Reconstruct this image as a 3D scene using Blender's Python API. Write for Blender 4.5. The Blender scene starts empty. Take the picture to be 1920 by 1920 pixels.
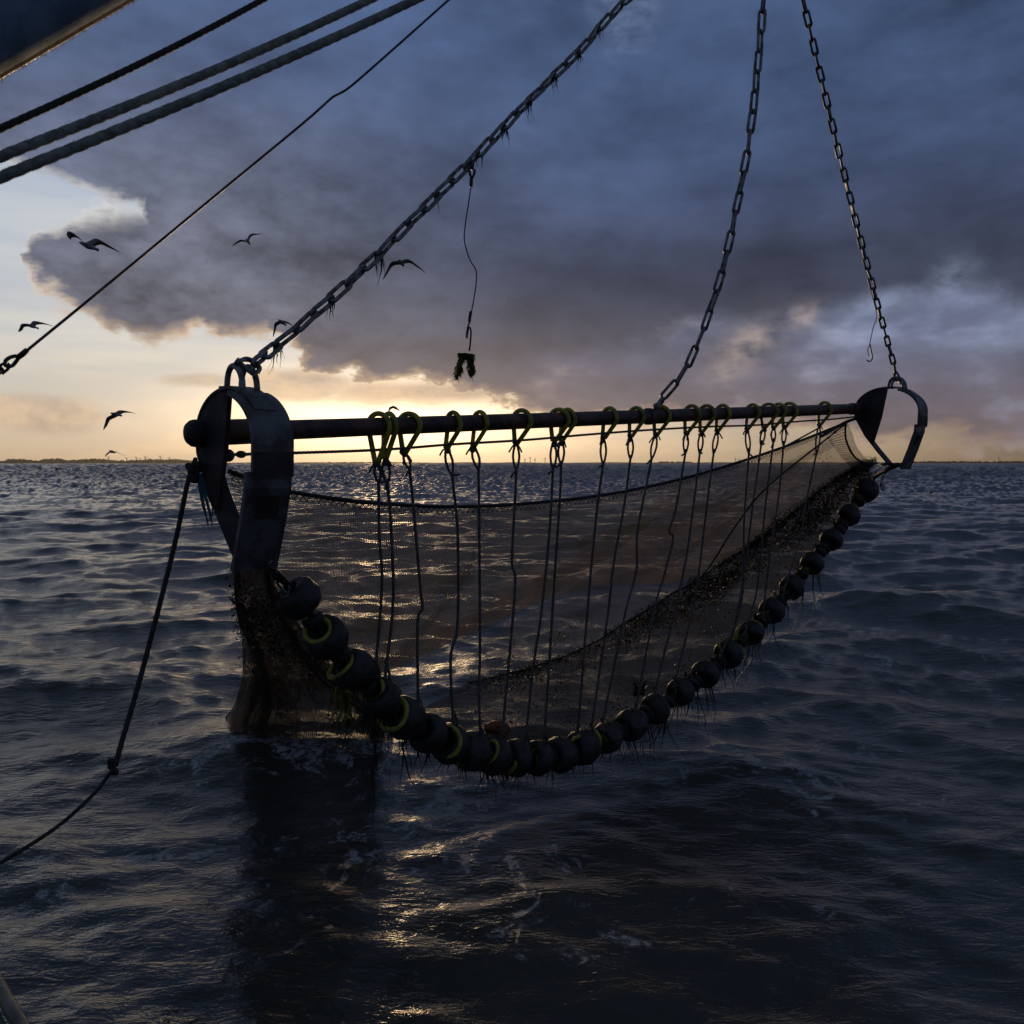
import bpy, bmesh, math, random
import numpy as np
from mathutils import Vector, Matrix, Quaternion

random.seed(7); rng = np.random.default_rng(11)
SC = bpy.context.scene
COL = SC.collection

# ------------------------------------------------------------------ camera
F = 1700.0                        # focal length in pixels of the 1920 px frame
CAM_H = 2.5
TH = math.atan(92.0 / F)          # pitched slightly down
cam = bpy.data.cameras.new("camera"); cam_o = bpy.data.objects.new("camera", cam); COL.objects.link(cam_o)
cam_o.location = (0, 0, CAM_H); cam_o.rotation_euler = (math.pi / 2 - TH, 0, 0)
cam.sensor_width = 36; cam.lens = 36 * F / 1920; cam.clip_start = 0.05; cam.clip_end = 60000
cam.dof.use_dof = True; cam.dof.focus_distance = 6.5; cam.dof.aperture_fstop = 9.0
SC.camera = cam_o
CT, ST = math.cos(TH), math.sin(TH)

def at(px, py, d):
    a = (px - 960) / F * d; b = (960 - py) / F * d
    return Vector((a, d * CT + b * ST, CAM_H + b * CT - d * ST))

def ray(px, py):
    return at(px, py, 1.0) - Vector((0, 0, CAM_H))

def uv_of(px, py):                # direction of a sky feature: azimuth and elevation, in 1/F radians
    r = ray(px, py)
    return math.atan2(r.x, r.y) * F, math.atan2(r.z, math.hypot(r.x, r.y)) * F

# ------------------------------------------------------------------ view / render
SC.view_settings.view_transform = 'Standard'; SC.view_settings.look = 'None'
SC.view_settings.exposure = 0.0; SC.view_settings.gamma = 1.0; SC.view_settings.use_curve_mapping = False
SC.render.engine = 'CYCLES'
SC.cycles.use_denoising = True
SC.cycles.max_bounces = 5; SC.cycles.diffuse_bounces = 2; SC.cycles.glossy_bounces = 3; SC.cycles.adaptive_threshold = 0.02; SC.cycles.transparent_max_bounces = 24
SC.cycles.sample_clamp_indirect = 4.0; SC.cycles.sample_clamp_direct = 2.5
SC.cycles.caustics_reflective = False; SC.cycles.caustics_refractive = False

def lin(r, g, b):
    f = lambda c: (c / 255 / 12.92) if c <= 10 else ((c / 255 + 0.055) / 1.055) ** 2.4
    return (f(r), f(g), f(b), 1.0)

# ------------------------------------------------------------------ node expressions
class X:
    T = None
    def __init__(s, sock): s.k = sock
    @staticmethod
    def op(o, *a, clamp=False):
        n = X.T.nodes.new('ShaderNodeMath'); n.operation = o; n.use_clamp = clamp
        for i, v in enumerate(a):
            if isinstance(v, X): X.T.links.new(v.k, n.inputs[i])
            else: n.inputs[i].default_value = v
        return X(n.outputs[0])
    def __add__(s, o): return X.op('ADD', s, o)
    def __radd__(s, o): return X.op('ADD', o, s)
    def __sub__(s, o): return X.op('SUBTRACT', s, o)
    def __rsub__(s, o): return X.op('SUBTRACT', o, s)
    def __mul__(s, o): return X.op('MULTIPLY', s, o)
    def __rmul__(s, o): return X.op('MULTIPLY', o, s)
    def __truediv__(s, o): return X.op('DIVIDE', s, o)
    def max(s, o): return X.op('MAXIMUM', s, o)
    def min(s, o): return X.op('MINIMUM', s, o)
    def exp(s): return X.op('EXPONENT', s)
    def sst(s, lo, hi):           # smoothstep
        n = X.T.nodes.new('ShaderNodeMapRange'); n.interpolation_type = 'SMOOTHSTEP'
        X.T.links.new(s.k, n.inputs[0]); n.inputs[1].default_value = lo; n.inputs[2].default_value = hi
        return X(n.outputs[0])
    def curve(s, pts, lo=-2200., hi=2200., vlo=-600., vhi=1400.):
        n = X.T.nodes.new('ShaderNodeFloatCurve'); c = n.mapping.curves[0]
        X.T.links.new(((s - lo) / (hi - lo)).k, n.inputs['Value'])
        P = [((a - lo) / (hi - lo), (b - vlo) / (vhi - vlo)) for a, b in pts]
        P = [(0.0, P[0][1])] + [p for p in P if 0.0 < p[0] < 1.0] + [(1.0, P[-1][1])]
        while len(c.points) < len(P): c.points.new(0.5, 0.5)
        for q, p in zip(c.points, P): q.location = p; q.handle_type = 'VECTOR'
        n.mapping.update()
        return X(n.outputs[0]) * (vhi - vlo) + vlo

def ramp(x, stops, interp='LINEAR'):
    n = X.T.nodes.new('ShaderNodeValToRGB'); n.color_ramp.interpolation = interp
    X.T.links.new(x.k, n.inputs[0]); e = n.color_ramp.elements
    while len(e) < len(stops): e.new(0.5)
    for q, (p, c) in zip(e, stops): q.position = p; q.color = c
    return n.outputs[0]

def mixc(f, a, b, mode='MIX'):
    n = X.T.nodes.new('ShaderNodeMix'); n.data_type = 'RGBA'; n.blend_type = mode; n.clamp_factor = True
    for i, v in ((0, f), (6, a), (7, b)):
        if isinstance(v, X): v = v.k
        if isinstance(v, bpy.types.NodeSocket): X.T.links.new(v, n.inputs[i])
        else: n.inputs[i].default_value = v
    return n.outputs[2]

def noise(vec, scale, detail=6, rough=0.55, lac=2.0, dist=0.0):
    n = X.T.nodes.new('ShaderNodeTexNoise'); n.noise_dimensions = '3D'
    if vec is not None: X.T.links.new(vec, n.inputs['Vector'])
    n.inputs['Scale'].default_value = scale; n.inputs['Detail'].default_value = detail
    n.inputs['Roughness'].default_value = rough; n.inputs['Lacunarity'].default_value = lac
    n.inputs['Distortion'].default_value = dist
    return X(n.outputs['Fac'])

def mapping(vec, loc=(0, 0, 0), scale=(1, 1, 1), rot=(0, 0, 0)):
    n = X.T.nodes.new('ShaderNodeMapping'); X.T.links.new(vec, n.inputs[0])
    n.inputs['Location'].default_value = loc; n.inputs['Scale'].default_value = scale; n.inputs['Rotation'].default_value = rot
    return n.outputs[0]

# ------------------------------------------------------------------ sky (world)
SUN_PX = (728, 800)
su, sv = uv_of(*SUN_PX); SUN_AZ, SUN_EL = su / F, sv / F
W = bpy.data.worlds.new("World"); SC.world = W; W.use_nodes = True
T = W.node_tree; T.nodes.clear(); X.T = T
tc = T.nodes.new('ShaderNodeTexCoord'); sep = T.nodes.new('ShaderNodeSeparateXYZ'); T.links.new(tc.outputs['Generated'], sep.inputs[0])
dx, dy, dz = X(sep.outputs[0]), X(sep.outputs[1]), X(sep.outputs[2])
U = X.op('ARCTAN2', dx, dy) * F
V = X.op('ARCSINE', dz.max(-1.0).min(1.0)) * F
dirv = tc.outputs['Generated']
skyv = mapping(dirv, scale=(1, 1, 1.7))

def C(pts):                       # polyline given where the cloud edge stands in the picture
    return [uv_of(*p) for p in pts]

n_edge = noise(skyv, 7.0, 5, 0.58) - 0.5
n_fine = noise(mapping(skyv, loc=(3.1, 1.7, 0.4)), 24.0, 4, 0.62) - 0.5
n_big = noise(mapping(skyv, loc=(7.3, 2.2, 5.1)), 2.8, 2, 0.5) - 0.5
n_mid = noise(mapping(skyv, loc=(1.9, 8.2, 2.5), scale=(1, 1, 1.5)), 6.5, 4, 0.58) - 0.5
wob = n_edge * 130.0 + n_fine * 84.0
U0 = U
U = U0 + n_mid * 130.0 + n_fine * 76.0      # the cloud edges billow sideways too

# main cloud deck: its lower edge
E1 = U.curve(C([(-900, 820), (-500, 700), (-300, 420), (-120, 320), (0, 332), (90, 348), (190, 366), (250, 392), (275, 420), (300, 520), (325, 640), (360, 622), (430, 655), (525, 640),
                (570, 690), (650, 718), (780, 728), (880, 752), (1000, 778), (1150, 792), (1300, 792), (1500, 806), (1700, 826), (1920, 838)]) + [(1700, 40), (2200, 55)])
t1 = V - E1 + wob
# the cumulus head reaching out to the left
L2 = U.curve(C([(-40, 300), (8, 300), (24, 485), (60, 520), (110, 562), (160, 605), (210, 632), (300, 655), (360, 640), (420, 500), (500, 300)]))
U2 = U.curve(C([(-40, 700), (8, 700), (24, 470), (50, 435), (90, 418), (130, 400), (190, 392), (300, 388), (360, 388), (420, 500), (500, 700)]))
t2 = (V - L2).min(U2 - V) * 0.9 + wob * 0.75
wlo = None
def ell(px, py, rx, ry, k=1.0):
    u, v = uv_of(px, py)
    a = (U - u) / rx; b = (V - v) / ry
    return (1.0 - X.op('SQRT', a * a + b * b)) * (ry * k)
wl = n_edge * 40.0 + n_fine * 26.0
t3 = ell(575, 722, 120, 30) + wl
t4 = ell(66, 776, 88, 27) + wl
t5 = ell(385, 713, 60, 12) + wl * 0.6
t6 = ell(830, 735, 330, 30) + wl
c1 = t1.sst(-4, 15); c2 = t2.sst(-4, 15)
c3 = t3.sst(-8, 16) * 0.75; c4 = t4.sst(-16, 10) * 0.6; c5 = t5.sst(-8, 6) * 0.6; c6 = t6.sst(-10, 22) * 0.85
cover = c1.max(c2).max(c3).max(c4).max(c5).max(c6)
depth_in = t1.max(t2)             # how far inside the cloud, from its edge

# clear sky behind: physical sky plus the veil of haze lit by the low sun
sky = T.nodes.new('ShaderNodeTexSky'); sky.sky_type = 'NISHITA'; sky.sun_disc = False
sky.sun_elevation = SUN_EL; sky.sun_rotation = SUN_AZ
sky.air_density = 1.0; sky.dust_density = 2.0; sky.ozone_density = 1.5
veil = ramp((V / 700.0).max(0.0), [(0.0, lin(236, 203, 162)), (0.08, lin(240, 216, 186)), (0.17, lin(232, 219, 200)), (0.30, lin(224, 222, 217)),
                                    (0.55, lin(208, 215, 224)), (1.0, lin(150, 168, 205))])
ds2 = ((U - su) * (U - su)) / (190.0 ** 2) + ((V - sv - 10) * (V - sv - 10)) / (52.0 ** 2)
dw2 = ((U - su) * (U - su)) / (400.0 ** 2) + ((V - sv) * (V - sv)) / (110.0 ** 2)
glow = (ds2 * -0.5).exp(); wide = (dw2 * -0.5).exp()
azf = U.curve([(-2200, 0.16), (-1500, 0.5), (-1000, 0.88), (-700, 0.92), (0, 0.98), (300, 0.84), (600, 0.55), (850, 0.3), (1000, 0.22), (1500, 0.12), (2200, 0.1)], vlo=0.0, vhi=1.0)
cirrus = noise(mapping(dirv, scale=(1, 1, 9)), 5.0, 3, 0.5).sst(0.35, 0.75)
U = U0
clear = mixc(1.0, veil, mixc(cirrus, (0.86, 0.9, 0.96, 1), (1.06, 1.04, 1.0, 1)), 'MULTIPLY')
clear = mixc(1.0, clear, X_vec := mixc(azf, (0, 0, 0, 1), (1, 1, 1, 1)), 'MULTIPLY')
clear = mixc(wide * 0.5, clear, lin(255, 218, 150), 'ADD') if False else clear
glowc = mixc(glow, (0, 0, 0, 1), (1.7, 1.2, 0.66, 1))
widec = mixc(wide, (0, 0, 0, 1), (0.09, 0.058, 0.026, 1))
clear = mixc(1.0, mixc(1.0, clear, glowc, 'ADD'), widec, 'ADD')

# cloud body: slate blue above, purple grey towards its base
body = ramp((V / 2670.0).max(0.0), [(0.0, lin(124, 104, 96)), (0.025, lin(106, 96, 99)), (0.065, lin(86, 87, 100)), (0.115, lin(66, 72, 92)), (0.17, lin(64, 77, 106)),
                                   (0.25, lin(66, 84, 118)), (0.34, lin(68, 86, 120)), (0.5, lin(66, 76, 92)), (1.0, lin(62, 70, 82))])
pu, pv = uv_of(250, 520)
pale_l = ((((U - pu) * (U - pu)) / (330.0 ** 2) + ((V - pv) * (V - pv)) / (190.0 ** 2)) * -0.5).exp()
shade = 1.0 + n_big * 1.0 + n_mid * 1.35 + n_edge * 0.7 + n_fine * (0.55 + pale_l * 0.9)
# thinner, paler parts of the deck: towards the clear sky on the left and under the dark base on the right
E3 = U.curve(C([(500, 760), (700, 690), (900, 668), (1100, 650), (1250, 628), (1330, 592), (1500, 580), (1640, 545), (1790, 508), (1860, 530), (1920, 560)]) + [(1400, 300), (2200, 320)])
under = (E3 - V + n_edge * 110.0 + n_fine * 26.0).sst(-14, 44) * U.sst(-200, 260)
body = mixc(pale_l * 0.7, body, lin(128, 131, 146))
base_d = (((V - E3 - 70.0) / 95.0) * ((V - E3 - 70.0) / 95.0) * -1.0).exp() * U.sst(-260, 200)
body = mixc(base_d * 0.42, body, lin(44, 46, 58))
body = mixc(under * 0.85, body, mixc(V.sst(20, 260), lin(110, 98, 101), lin(98, 106, 131)))
bright_u = under * (n_mid * 1.0 + n_edge * 0.8 + n_big * 0.3).sst(0.06, 0.34)
body = mixc(bright_u * 0.5, body, mixc(U.sst(200, 700), lin(205, 182, 168), lin(140, 152, 180)))
def streak(px, py, rx, ry, k):      # a torn gap in the deck where brighter sky shows
    u, v = uv_of(px, py)
    a = ((U - u) - (V - v) * k) / rx; b = ((V - v) + n_mid * 60.0) / ry
    return (((a * a + b * b) * -1.0).exp() * (n_fine * 2.6 + n_edge * 1.6 + 0.62).max(0.0)).min(1.0)
body = mixc(streak(1395, 655, 48, 42, 0.7).max(streak(1500, 598, 26, 22, 0.4) * 0.7), body, lin(182, 164, 154))
body = mixc((streak(1780, 528, 34, 34, 0.2) * 0.6).max(streak(1655, 568, 56, 18, 1.5) * 0.75).max(streak(1890, 640, 60, 26, 0.5) * 0.5), body, lin(134, 147, 172))
gap = ell(1172, -5, 70, 90).sst(-20, 80) * (n_mid * 1.5 + n_fine).sst(-0.25, 0.5)
body = mixc(gap * 0.6, body, lin(165, 185, 215))
sh = mixc((shade * 0.5).max(0.0).min(1.0), (0.0, 0.0, 0.0, 1), (2, 2, 2, 1))
body = mixc(1.0, body, sh, 'MULTIPLY')
# light scattered through the thin cloud edges near the sun
rim = (1.0 - depth_in.sst(1, 34)) * V.sst(640, 420)
rimc = mixc(V.sst(180, 420), lin(236, 200, 160), lin(226, 224, 220))
body = mixc(rim * (n_fine * 2.4 + 0.75).max(0.0).min(1.0) * azf, body, rimc)
lowb = wide * 0.38
body = mixc(lowb, body, lin(178, 150, 124))
skyc = mixc(cover, clear, body)
below = V.sst(-60, 0)
skyc = mixc(below, lin(20, 22, 26), skyc)

bg1 = T.nodes.new('ShaderNodeBackground'); bg1.inputs[1].default_value = 0.05
T.links.new(sky.outputs[0], bg1.inputs[0])
bg2 = T.nodes.new('ShaderNodeBackground'); bg2.inputs[1].default_value = 1.0
T.links.new(skyc, bg2.inputs[0])
thin = T.nodes.new('ShaderNodeMixShader'); T.links.new(((1.0 - cover) * 0.06).k, thin.inputs[0])
T.links.new(bg2.outputs[0], thin.inputs[1]); T.links.new(bg1.outputs[0], thin.inputs[2])
wo = T.nodes.new('ShaderNodeOutputWorld'); T.links.new(thin.outputs[0], wo.inputs[0])
W.cycles.sampling_method = 'MANUAL'; W.cycles.sample_map_resolution = 1024

# ------------------------------------------------------------------ sun: low, behind the cloud edge
sun = bpy.data.lights.new("sun", 'SUN'); sun.energy = 1.0; sun.angle = math.radians(3); sun.color = (1.0, 0.68, 0.36)
sun_o = bpy.data.objects.new("sun", sun); COL.objects.link(sun_o)
sd = Vector((math.sin(SUN_AZ) * math.cos(SUN_EL), math.cos(SUN_AZ) * math.cos(SUN_EL), math.sin(SUN_EL)))
sun_o.rotation_euler = sd.to_track_quat('Z', 'Y').to_euler()

# ================================================================== helpers
def tag(o, label=None, cat=None, group=None, kind=None):
    if label: o['label'] = label
    if cat: o['category'] = cat
    if group: o['group'] = group
    if kind: o['kind'] = kind
    return o

def thing(name, label, cat, loc=(0, 0, 0), group=None):
    o = bpy.data.objects.new(name, None); COL.objects.link(o); o.location = loc
    o.empty_display_size = 0.05
    return tag(o, label, cat, group)

class MB:                          # collects shapes in world coordinates, builds ONE mesh object
    def __init__(s): s.v = []; s.f = []; s.n = 0; s.uv = None
    def add(s, v, f):
        v = np.asarray(v, float); s.v.append(v)
        s.f += [tuple(i + s.n for i in q) for q in f]; s.n += len(v); return s
    def mesh(s, name, m, smooth=True, origin=(0, 0, 0)):
        me = bpy.data.meshes.new(name)
        V_ = np.concatenate(s.v) - np.array(origin)
        me.from_pydata(V_.tolist(), [], s.f); me.materials.append(m)
        if smooth: me.polygons.foreach_set('use_smooth', [True] * len(me.polygons))
        me.update(); return me
    def build(s, name, m, parent=None, smooth=True, origin=None):
        if origin is None: origin = parent.matrix_world.translation if parent and False else (0, 0, 0)
        me = s.mesh(name, m, smooth, origin)
        o = bpy.data.objects.new(name, me); COL.objects.link(o)
        o.location = origin
        if parent is not None: adopt(o, parent)
        return o

def wloc(o):
    p = Vector(o.location)
    q = o.parent
    while q: p = p + Vector(q.location); q = q.parent
    return p

def adopt(o, parent):              # all empties are unrotated: parenting is a plain offset
    o.parent = parent; o.location = Vector(o.location) - wloc(parent)

def resample(pts, step=None, n=None, closed=False):
    P = np.array([list(p) for p in pts], float)
    if closed: P = np.vstack([P, P[:1]])
    # Catmull-Rom through the points, then even spacing
    Q = []
    m = len(P)
    for i in range(m - 1):
        if closed: p0 = P[i - 1] if i > 0 else P[-2]; p3 = P[i + 2] if i + 2 < m else P[1]
        else: p0 = P[i - 1] if i > 0 else 2 * P[0] - P[1]; p3 = P[i + 2] if i + 2 < m else 2 * P[-1] - P[-2]
        p1, p2 = P[i], P[i + 1]
        for t in np.linspace(0, 1, 12, endpoint=False):
            Q.append(0.5 * (2 * p1 + (p2 - p0) * t + (2 * p0 - 5 * p1 + 4 * p2 - p3) * t * t + (3 * p1 - p0 - 3 * p2 + p3) * t ** 3))
    Q.append(P[-1]); Q = np.array(Q)
    d = np.r_[0, np.cumsum(np.linalg.norm(np.diff(Q, axis=0), axis=1))]
    k = n if n else max(3, int(d[-1] / step) + 1)
    s = np.linspace(0, d[-1], k + (1 if closed else 0))
    R = np.stack([np.interp(s, d, Q[:, i]) for i in range(3)], 1)
    return R[:-1] if closed else R

def tube(mb, P, r, sides=8, closed=False, lobes=0, twist=0.0, amp=0.2, caps=True):
    P = np.asarray(P, float); n = len(P)
    r = np.broadcast_to(np.asarray(r, float), (n,))
    Tn = np.gradient(P, axis=0) if not closed else (np.roll(P, -1, 0) - np.roll(P, 1, 0))
    Tn /= np.linalg.norm(Tn, axis=1)[:, None] + 1e-12
    a = np.array([0, 0, 1.0]) if abs(Tn[0][2]) < 0.9 else np.array([1.0, 0, 0])
    N = np.cross(Tn[0], a); N /= np.linalg.norm(N)
    Ns = [N]
    for i in range(1, n):
        N = Ns[-1] - Tn[i] * np.dot(Ns[-1], Tn[i]); N /= np.linalg.norm(N) + 1e-12; Ns.append(N)
    Ns = np.array(Ns); Bs = np.cross(Tn, Ns)
    s = np.r_[0, np.cumsum(np.linalg.norm(np.diff(P, axis=0), axis=1))]
    ph = np.linspace(0, 2 * math.pi, sides, endpoint=False)
    rad = np.ones((n, sides))
    if lobes: rad = 1 - amp + amp * np.abs(np.cos(0.5 * lobes * (ph[None, :] - twist * s[:, None]))) * 1.4
    R = r[:, None] * rad
    Vv = P[:, None, :] + R[..., None] * (np.cos(ph)[None, :, None] * Ns[:, None, :] + np.sin(ph)[None, :, None] * Bs[:, None, :])
    Vv = Vv.reshape(-1, 3); f = []
    m = n if closed else n - 1
    for i in range(m):
        a0 = i * sides; b0 = ((i + 1) % n) * sides
        for j in range(sides):
            k = (j + 1) % sides; f.append((a0 + j, a0 + k, b0 + k, b0 + j))
    if caps and not closed:
        f.append(tuple(range(sides - 1, -1, -1))); f.append(tuple((n - 1) * sides + j for j in range(sides)))
    return mb.add(Vv, f)

def rope(mb, pts, r, sides=9, lobes=3, step=None, closed=False, amp=0.16):
    P = resample(pts, step=step or r * 1.0, closed=closed)
    return tube(mb, P, r, sides, closed, lobes, twist=1.0 / (r * 1.5), amp=amp)

def extrude2d(mb, poly, fn, w0, w1):
    """poly: list of (s,z); fn(s,z,w)->Vector; thickness from w0 to w1"""
    n = len(poly)
    v = [fn(s, z, w0) for s, z in poly] + [fn(s, z, w1) for s, z in poly]
    f = [tuple(range(n - 1, -1, -1)), tuple(range(n, 2 * n))]
    f += [(i, (i + 1) % n, n + (i + 1) % n, n + i) for i in range(n)]
    return mb.add([list(p) for p in v], f)

def band(mb, path, fn, w0, w1, t):
    """flat bar bent along path [(s,z)...], width w0..w1 along the beam, thickness t"""
    P = np.array(path, float); Tn = np.gradient(P, axis=0); Tn /= np.linalg.norm(Tn, axis=1)[:, None]
    Nn = np.stack([-Tn[:, 1], Tn[:, 0]], 1); v = []; f = []
    for p, q in zip(P, Nn):
        a = p + q * t / 2; b = p - q * t / 2
        v += [fn(a[0], a[1], w0), fn(a[0], a[1], w1), fn(b[0], b[1], w1), fn(b[0], b[1], w0)]
    for i in range(len(P) - 1):
        for j in range(4):
            k = (j + 1) % 4; f.append((4 * i + j, 4 * i + k, 4 * i + 4 + k, 4 * i + 4 + j))
    f.append((3, 2, 1, 0)); m = 4 * (len(P) - 1); f.append((m, m + 1, m + 2, m + 3))
    return mb.add([list(x) for x in v], f)

def lathe(mb, prof, c, axis, sides=20):
    """prof: [(along, radius)], closed at the ends when radius 0"""
    axis = Vector(axis).normalized(); a = axis.orthogonal().normalized(); b = axis.cross(a)
    v = []; f = []
    for h, r in prof:
        for j in range(sides):
            p = 2 * math.pi * j / sides
            v.append(list(Vector(c) + axis * h + (a * math.cos(p) + b * math.sin(p)) * r))
    for i in range(len(prof) - 1):
        for j in range(sides):
            k = (j + 1) % sides; f.append((i * sides + j, i * sides + k, (i + 1) * sides + k, (i + 1) * sides + j))
    return mb.add(v, f)

def ball(mb, c, r, sq=(1, 1, 1), seg=10, rings=7):
    v = []; f = []
    for i in range(rings + 1):
        t = math.pi * i / rings
        for j in range(seg):
            p = 2 * math.pi * j / seg
            v.append([c[0] + r * sq[0] * math.sin(t) * math.cos(p), c[1] + r * sq[1] * math.sin(t) * math.sin(p), c[2] + r * sq[2] * math.cos(t)])
    for i in range(rings):
        for j in range(seg):
            k = (j + 1) % seg; f.append((i * seg + j, (i + 1) * seg + j, (i + 1) * seg + k, i * seg + k))
    return mb.add(v, f)

# ------------------------------------------------------------------ materials
def mat(name, c1, c2=None, rough=0.5, metal=0.0, scale=8.0, bump=0.0, bscale=None, spec=0.5, transl=None, thr=(0.4, 0.62), rvar=0.15):
    m = bpy.data.materials.new(name); m.use_nodes = True; t = m.node_tree; X.T = t
    b = t.nodes['Principled BSDF']; g = t.nodes.new('ShaderNodeTexCoord')
    n = noise(g.outputs['Object'], scale, 6, 0.6)
    c2 = c2 or tuple(x * 0.6 for x in c1)
    t.links.new(mixc(n.sst(*thr), (*c1, 1), (*c2, 1)), b.inputs['Base Color'])
    t.links.new((n * rvar * 2 + (rough - rvar)).k, b.inputs['Roughness']); b.inputs['Metallic'].default_value = metal
    b.inputs['Specular IOR Level'].default_value = spec
    if bump:
        bn = t.nodes.new('ShaderNodeBump'); bn.inputs['Strength'].default_value = 1.0; bn.inputs['Distance'].default_value = bump
        t.links.new(noise(g.outputs['Object'], bscale or scale * 4, 5, 0.6).k, bn.inputs['Height']); t.links.new(bn.outputs[0], b.inputs['Normal'])
    if transl:
        tr = t.nodes.new('ShaderNodeBsdfTranslucent'); tr.inputs[0].default_value = (*transl[0], 1)
        mx = t.nodes.new('ShaderNodeMixShader'); mx.inputs[0].default_value = transl[1]
        t.links.new(b.outputs[0], mx.inputs[1]); t.links.new(tr.outputs[0], mx.inputs[2])
        t.links.new(mx.outputs[0], t.nodes['Material Output'].inputs[0])
    return m

M = {}
M['pipe'] = mat('rusty_pipe_paint', (0.14, 0.055, 0.038), (0.045, 0.03, 0.028), 0.5, 0.0, 11, 0.004, 50, rvar=0.22)
M['plate'] = mat('grey_worn_steel', (0.15, 0.16, 0.175), (0.075, 0.065, 0.06), 0.45, 0.3, 8, 0.003, 34, rvar=0.2)
M['gusset'] = mat('dark_rusty_steel', (0.05, 0.036, 0.032), (0.022, 0.02, 0.02), 0.6, 0.1, 7, 0.002, 34)
M['chain'] = mat('galvanised_chain_steel', (0.3, 0.315, 0.33), (0.11, 0.09, 0.075), 0.45, 0.55, 14, 0.001, 60)
M['hose'] = mat('yellow_hose_rubber', (0.5, 0.48, 0.06), (0.26, 0.26, 0.05), 0.42, 0, 14, 0.001, 50, transl=((0.4, 0.38, 0.05), 0.12))
M['rope'] = mat('grey_twisted_rope', (0.12, 0.115, 0.1), (0.06, 0.06, 0.055), 0.75, 0, 20, 0.0015, 160)
M['rope_dark'] = mat('dark_tarred_rope', (0.03, 0.028, 0.026), (0.016, 0.015, 0.015), 0.7, 0, 20, 0.0015, 160)
M['rope_green'] = mat('pale_green_rope', (0.36, 0.385, 0.34), (0.21, 0.225, 0.205), 0.9, 0, 30, 0.004, 260)
M['rope_blue'] = mat('blue_twine', (0.03, 0.12, 0.16), (0.02, 0.06, 0.09), 0.7, 0, 20)
M['rubber'] = mat('black_roller_rubber', (0.032, 0.031, 0.03), (0.012, 0.011, 0.01), 0.5, 0, 17, 0.012, 30, rvar=0.25)
M['wire'] = mat('steel_wire', (0.08, 0.08, 0.085), (0.04, 0.036, 0.032), 0.5, 0.5, 20, 0.001, 120)
M['weed'] = mat('wet_brown_weed', (0.05, 0.046, 0.02), (0.022, 0.02, 0.012), 0.35, 0, 18, transl=((0.09, 0.075, 0.02), 0.3))
M['weed_green'] = mat('wet_green_weed', (0.1, 0.14, 0.02), (0.05, 0.08, 0.014), 0.4, 0, 14, transl=((0.5, 0.55, 0.06), 0.5))
M['weed_red'] = mat('dry_red_weed', (0.09, 0.04, 0.02), (0.05, 0.025, 0.015), 0.5, 0, 18, transl=((0.2, 0.08, 0.03), 0.35))
M['orange'] = mat('orange_brown_flesh', (0.36, 0.13, 0.04), (0.2, 0.07, 0.03), 0.35, 0, 16, 0.003, 30, transl=((0.5, 0.18, 0.05), 0.3))
M['gull'] = mat('gull_plumage', (0.42, 0.43, 0.45), (0.16, 0.17, 0.18), 0.8, 0, 3)
M['land'] = mat('far_land', (0.06, 0.055, 0.035), (0.04, 0.045, 0.03), 0.95, 0, 0.01, spec=0.0)
M['trees'] = mat('far_tree_foliage', (0.05, 0.055, 0.03), (0.035, 0.04, 0.022), 0.95, 0, 0.02, spec=0.0)
M['turbine'] = mat('turbine_white', (0.75, 0.75, 0.75), (0.7, 0.7, 0.7), 0.6, 0, 0.1)
M['hull'] = mat('green_hull_paint', (0.04, 0.12, 0.085), (0.03, 0.08, 0.06), 0.4, 0, 5, 0.001, 30)
M['rail'] = mat('worn_rail_paint', (0.2, 0.19, 0.12), (0.09, 0.085, 0.06), 0.45, 0.2, 9, 0.001, 40)
M['boom'] = mat('navy_boom_canvas', (0.17, 0.28, 0.38), (0.11, 0.19, 0.27), 0.85, 0, 10, 0.002, 120)
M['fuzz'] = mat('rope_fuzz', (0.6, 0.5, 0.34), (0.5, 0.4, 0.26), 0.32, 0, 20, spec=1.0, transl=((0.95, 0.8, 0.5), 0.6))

# ================================================================== sea
def smooth(x, a, b):
    t = np.clip((x - a) / (b - a), 0, 1); return t * t * (3 - 2 * t)

SEED_SEA = 11
WR = np.random.default_rng(SEED_SEA)
NW = 120
lam = np.exp(np.linspace(math.log(0.15), math.log(8.5), NW)); kk = 2 * math.pi / lam
main_dir = math.radians(-97)       # the waves run towards the boat
spread = np.radians(24 + 26 * (1 - (np.log(lam) - np.log(lam[0])) / (np.log(lam[-1]) - np.log(lam[0]))))
wdir = main_dir + WR.normal(0, 1, NW) * spread
mss = 0.046 * (1.0 - 0.5 * smooth(lam, 1.6, 5.0)) ; mss = mss / mss.sum() * 0.042
amp = np.sqrt(2 * mss) / kk
phs = WR.uniform(0, 2 * math.pi, NW)

def sea_at(x, y, cell=None, lee=None):
    x = np.asarray(x, np.float32); y = np.asarray(y, np.float32)
    X0 = np.zeros_like(x); Y0 = np.zeros_like(x); Z0 = np.zeros_like(x)
    for i in range(NW):
        kx = np.float32(kk[i] * math.cos(wdir[i])); ky = np.float32(kk[i] * math.sin(wdir[i]))
        ph = kx * x + ky * y + np.float32(phs[i]); s = np.sin(ph); c = np.cos(ph)
        w = 1.0 if cell is None else smooth(lam[i] / cell, 2.2, 4.5)
        if lee is not None: w = w * (lee if lam[i] > 1.1 else 0.45 + 0.55 * lee)
        Z0 += amp[i] * w * c; q = 0.75 * amp[i] * w
        X0 -= q * s * math.cos(wdir[i]); Y0 -= q * s * math.sin(wdir[i])
    return X0, Y0, Z0

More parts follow.
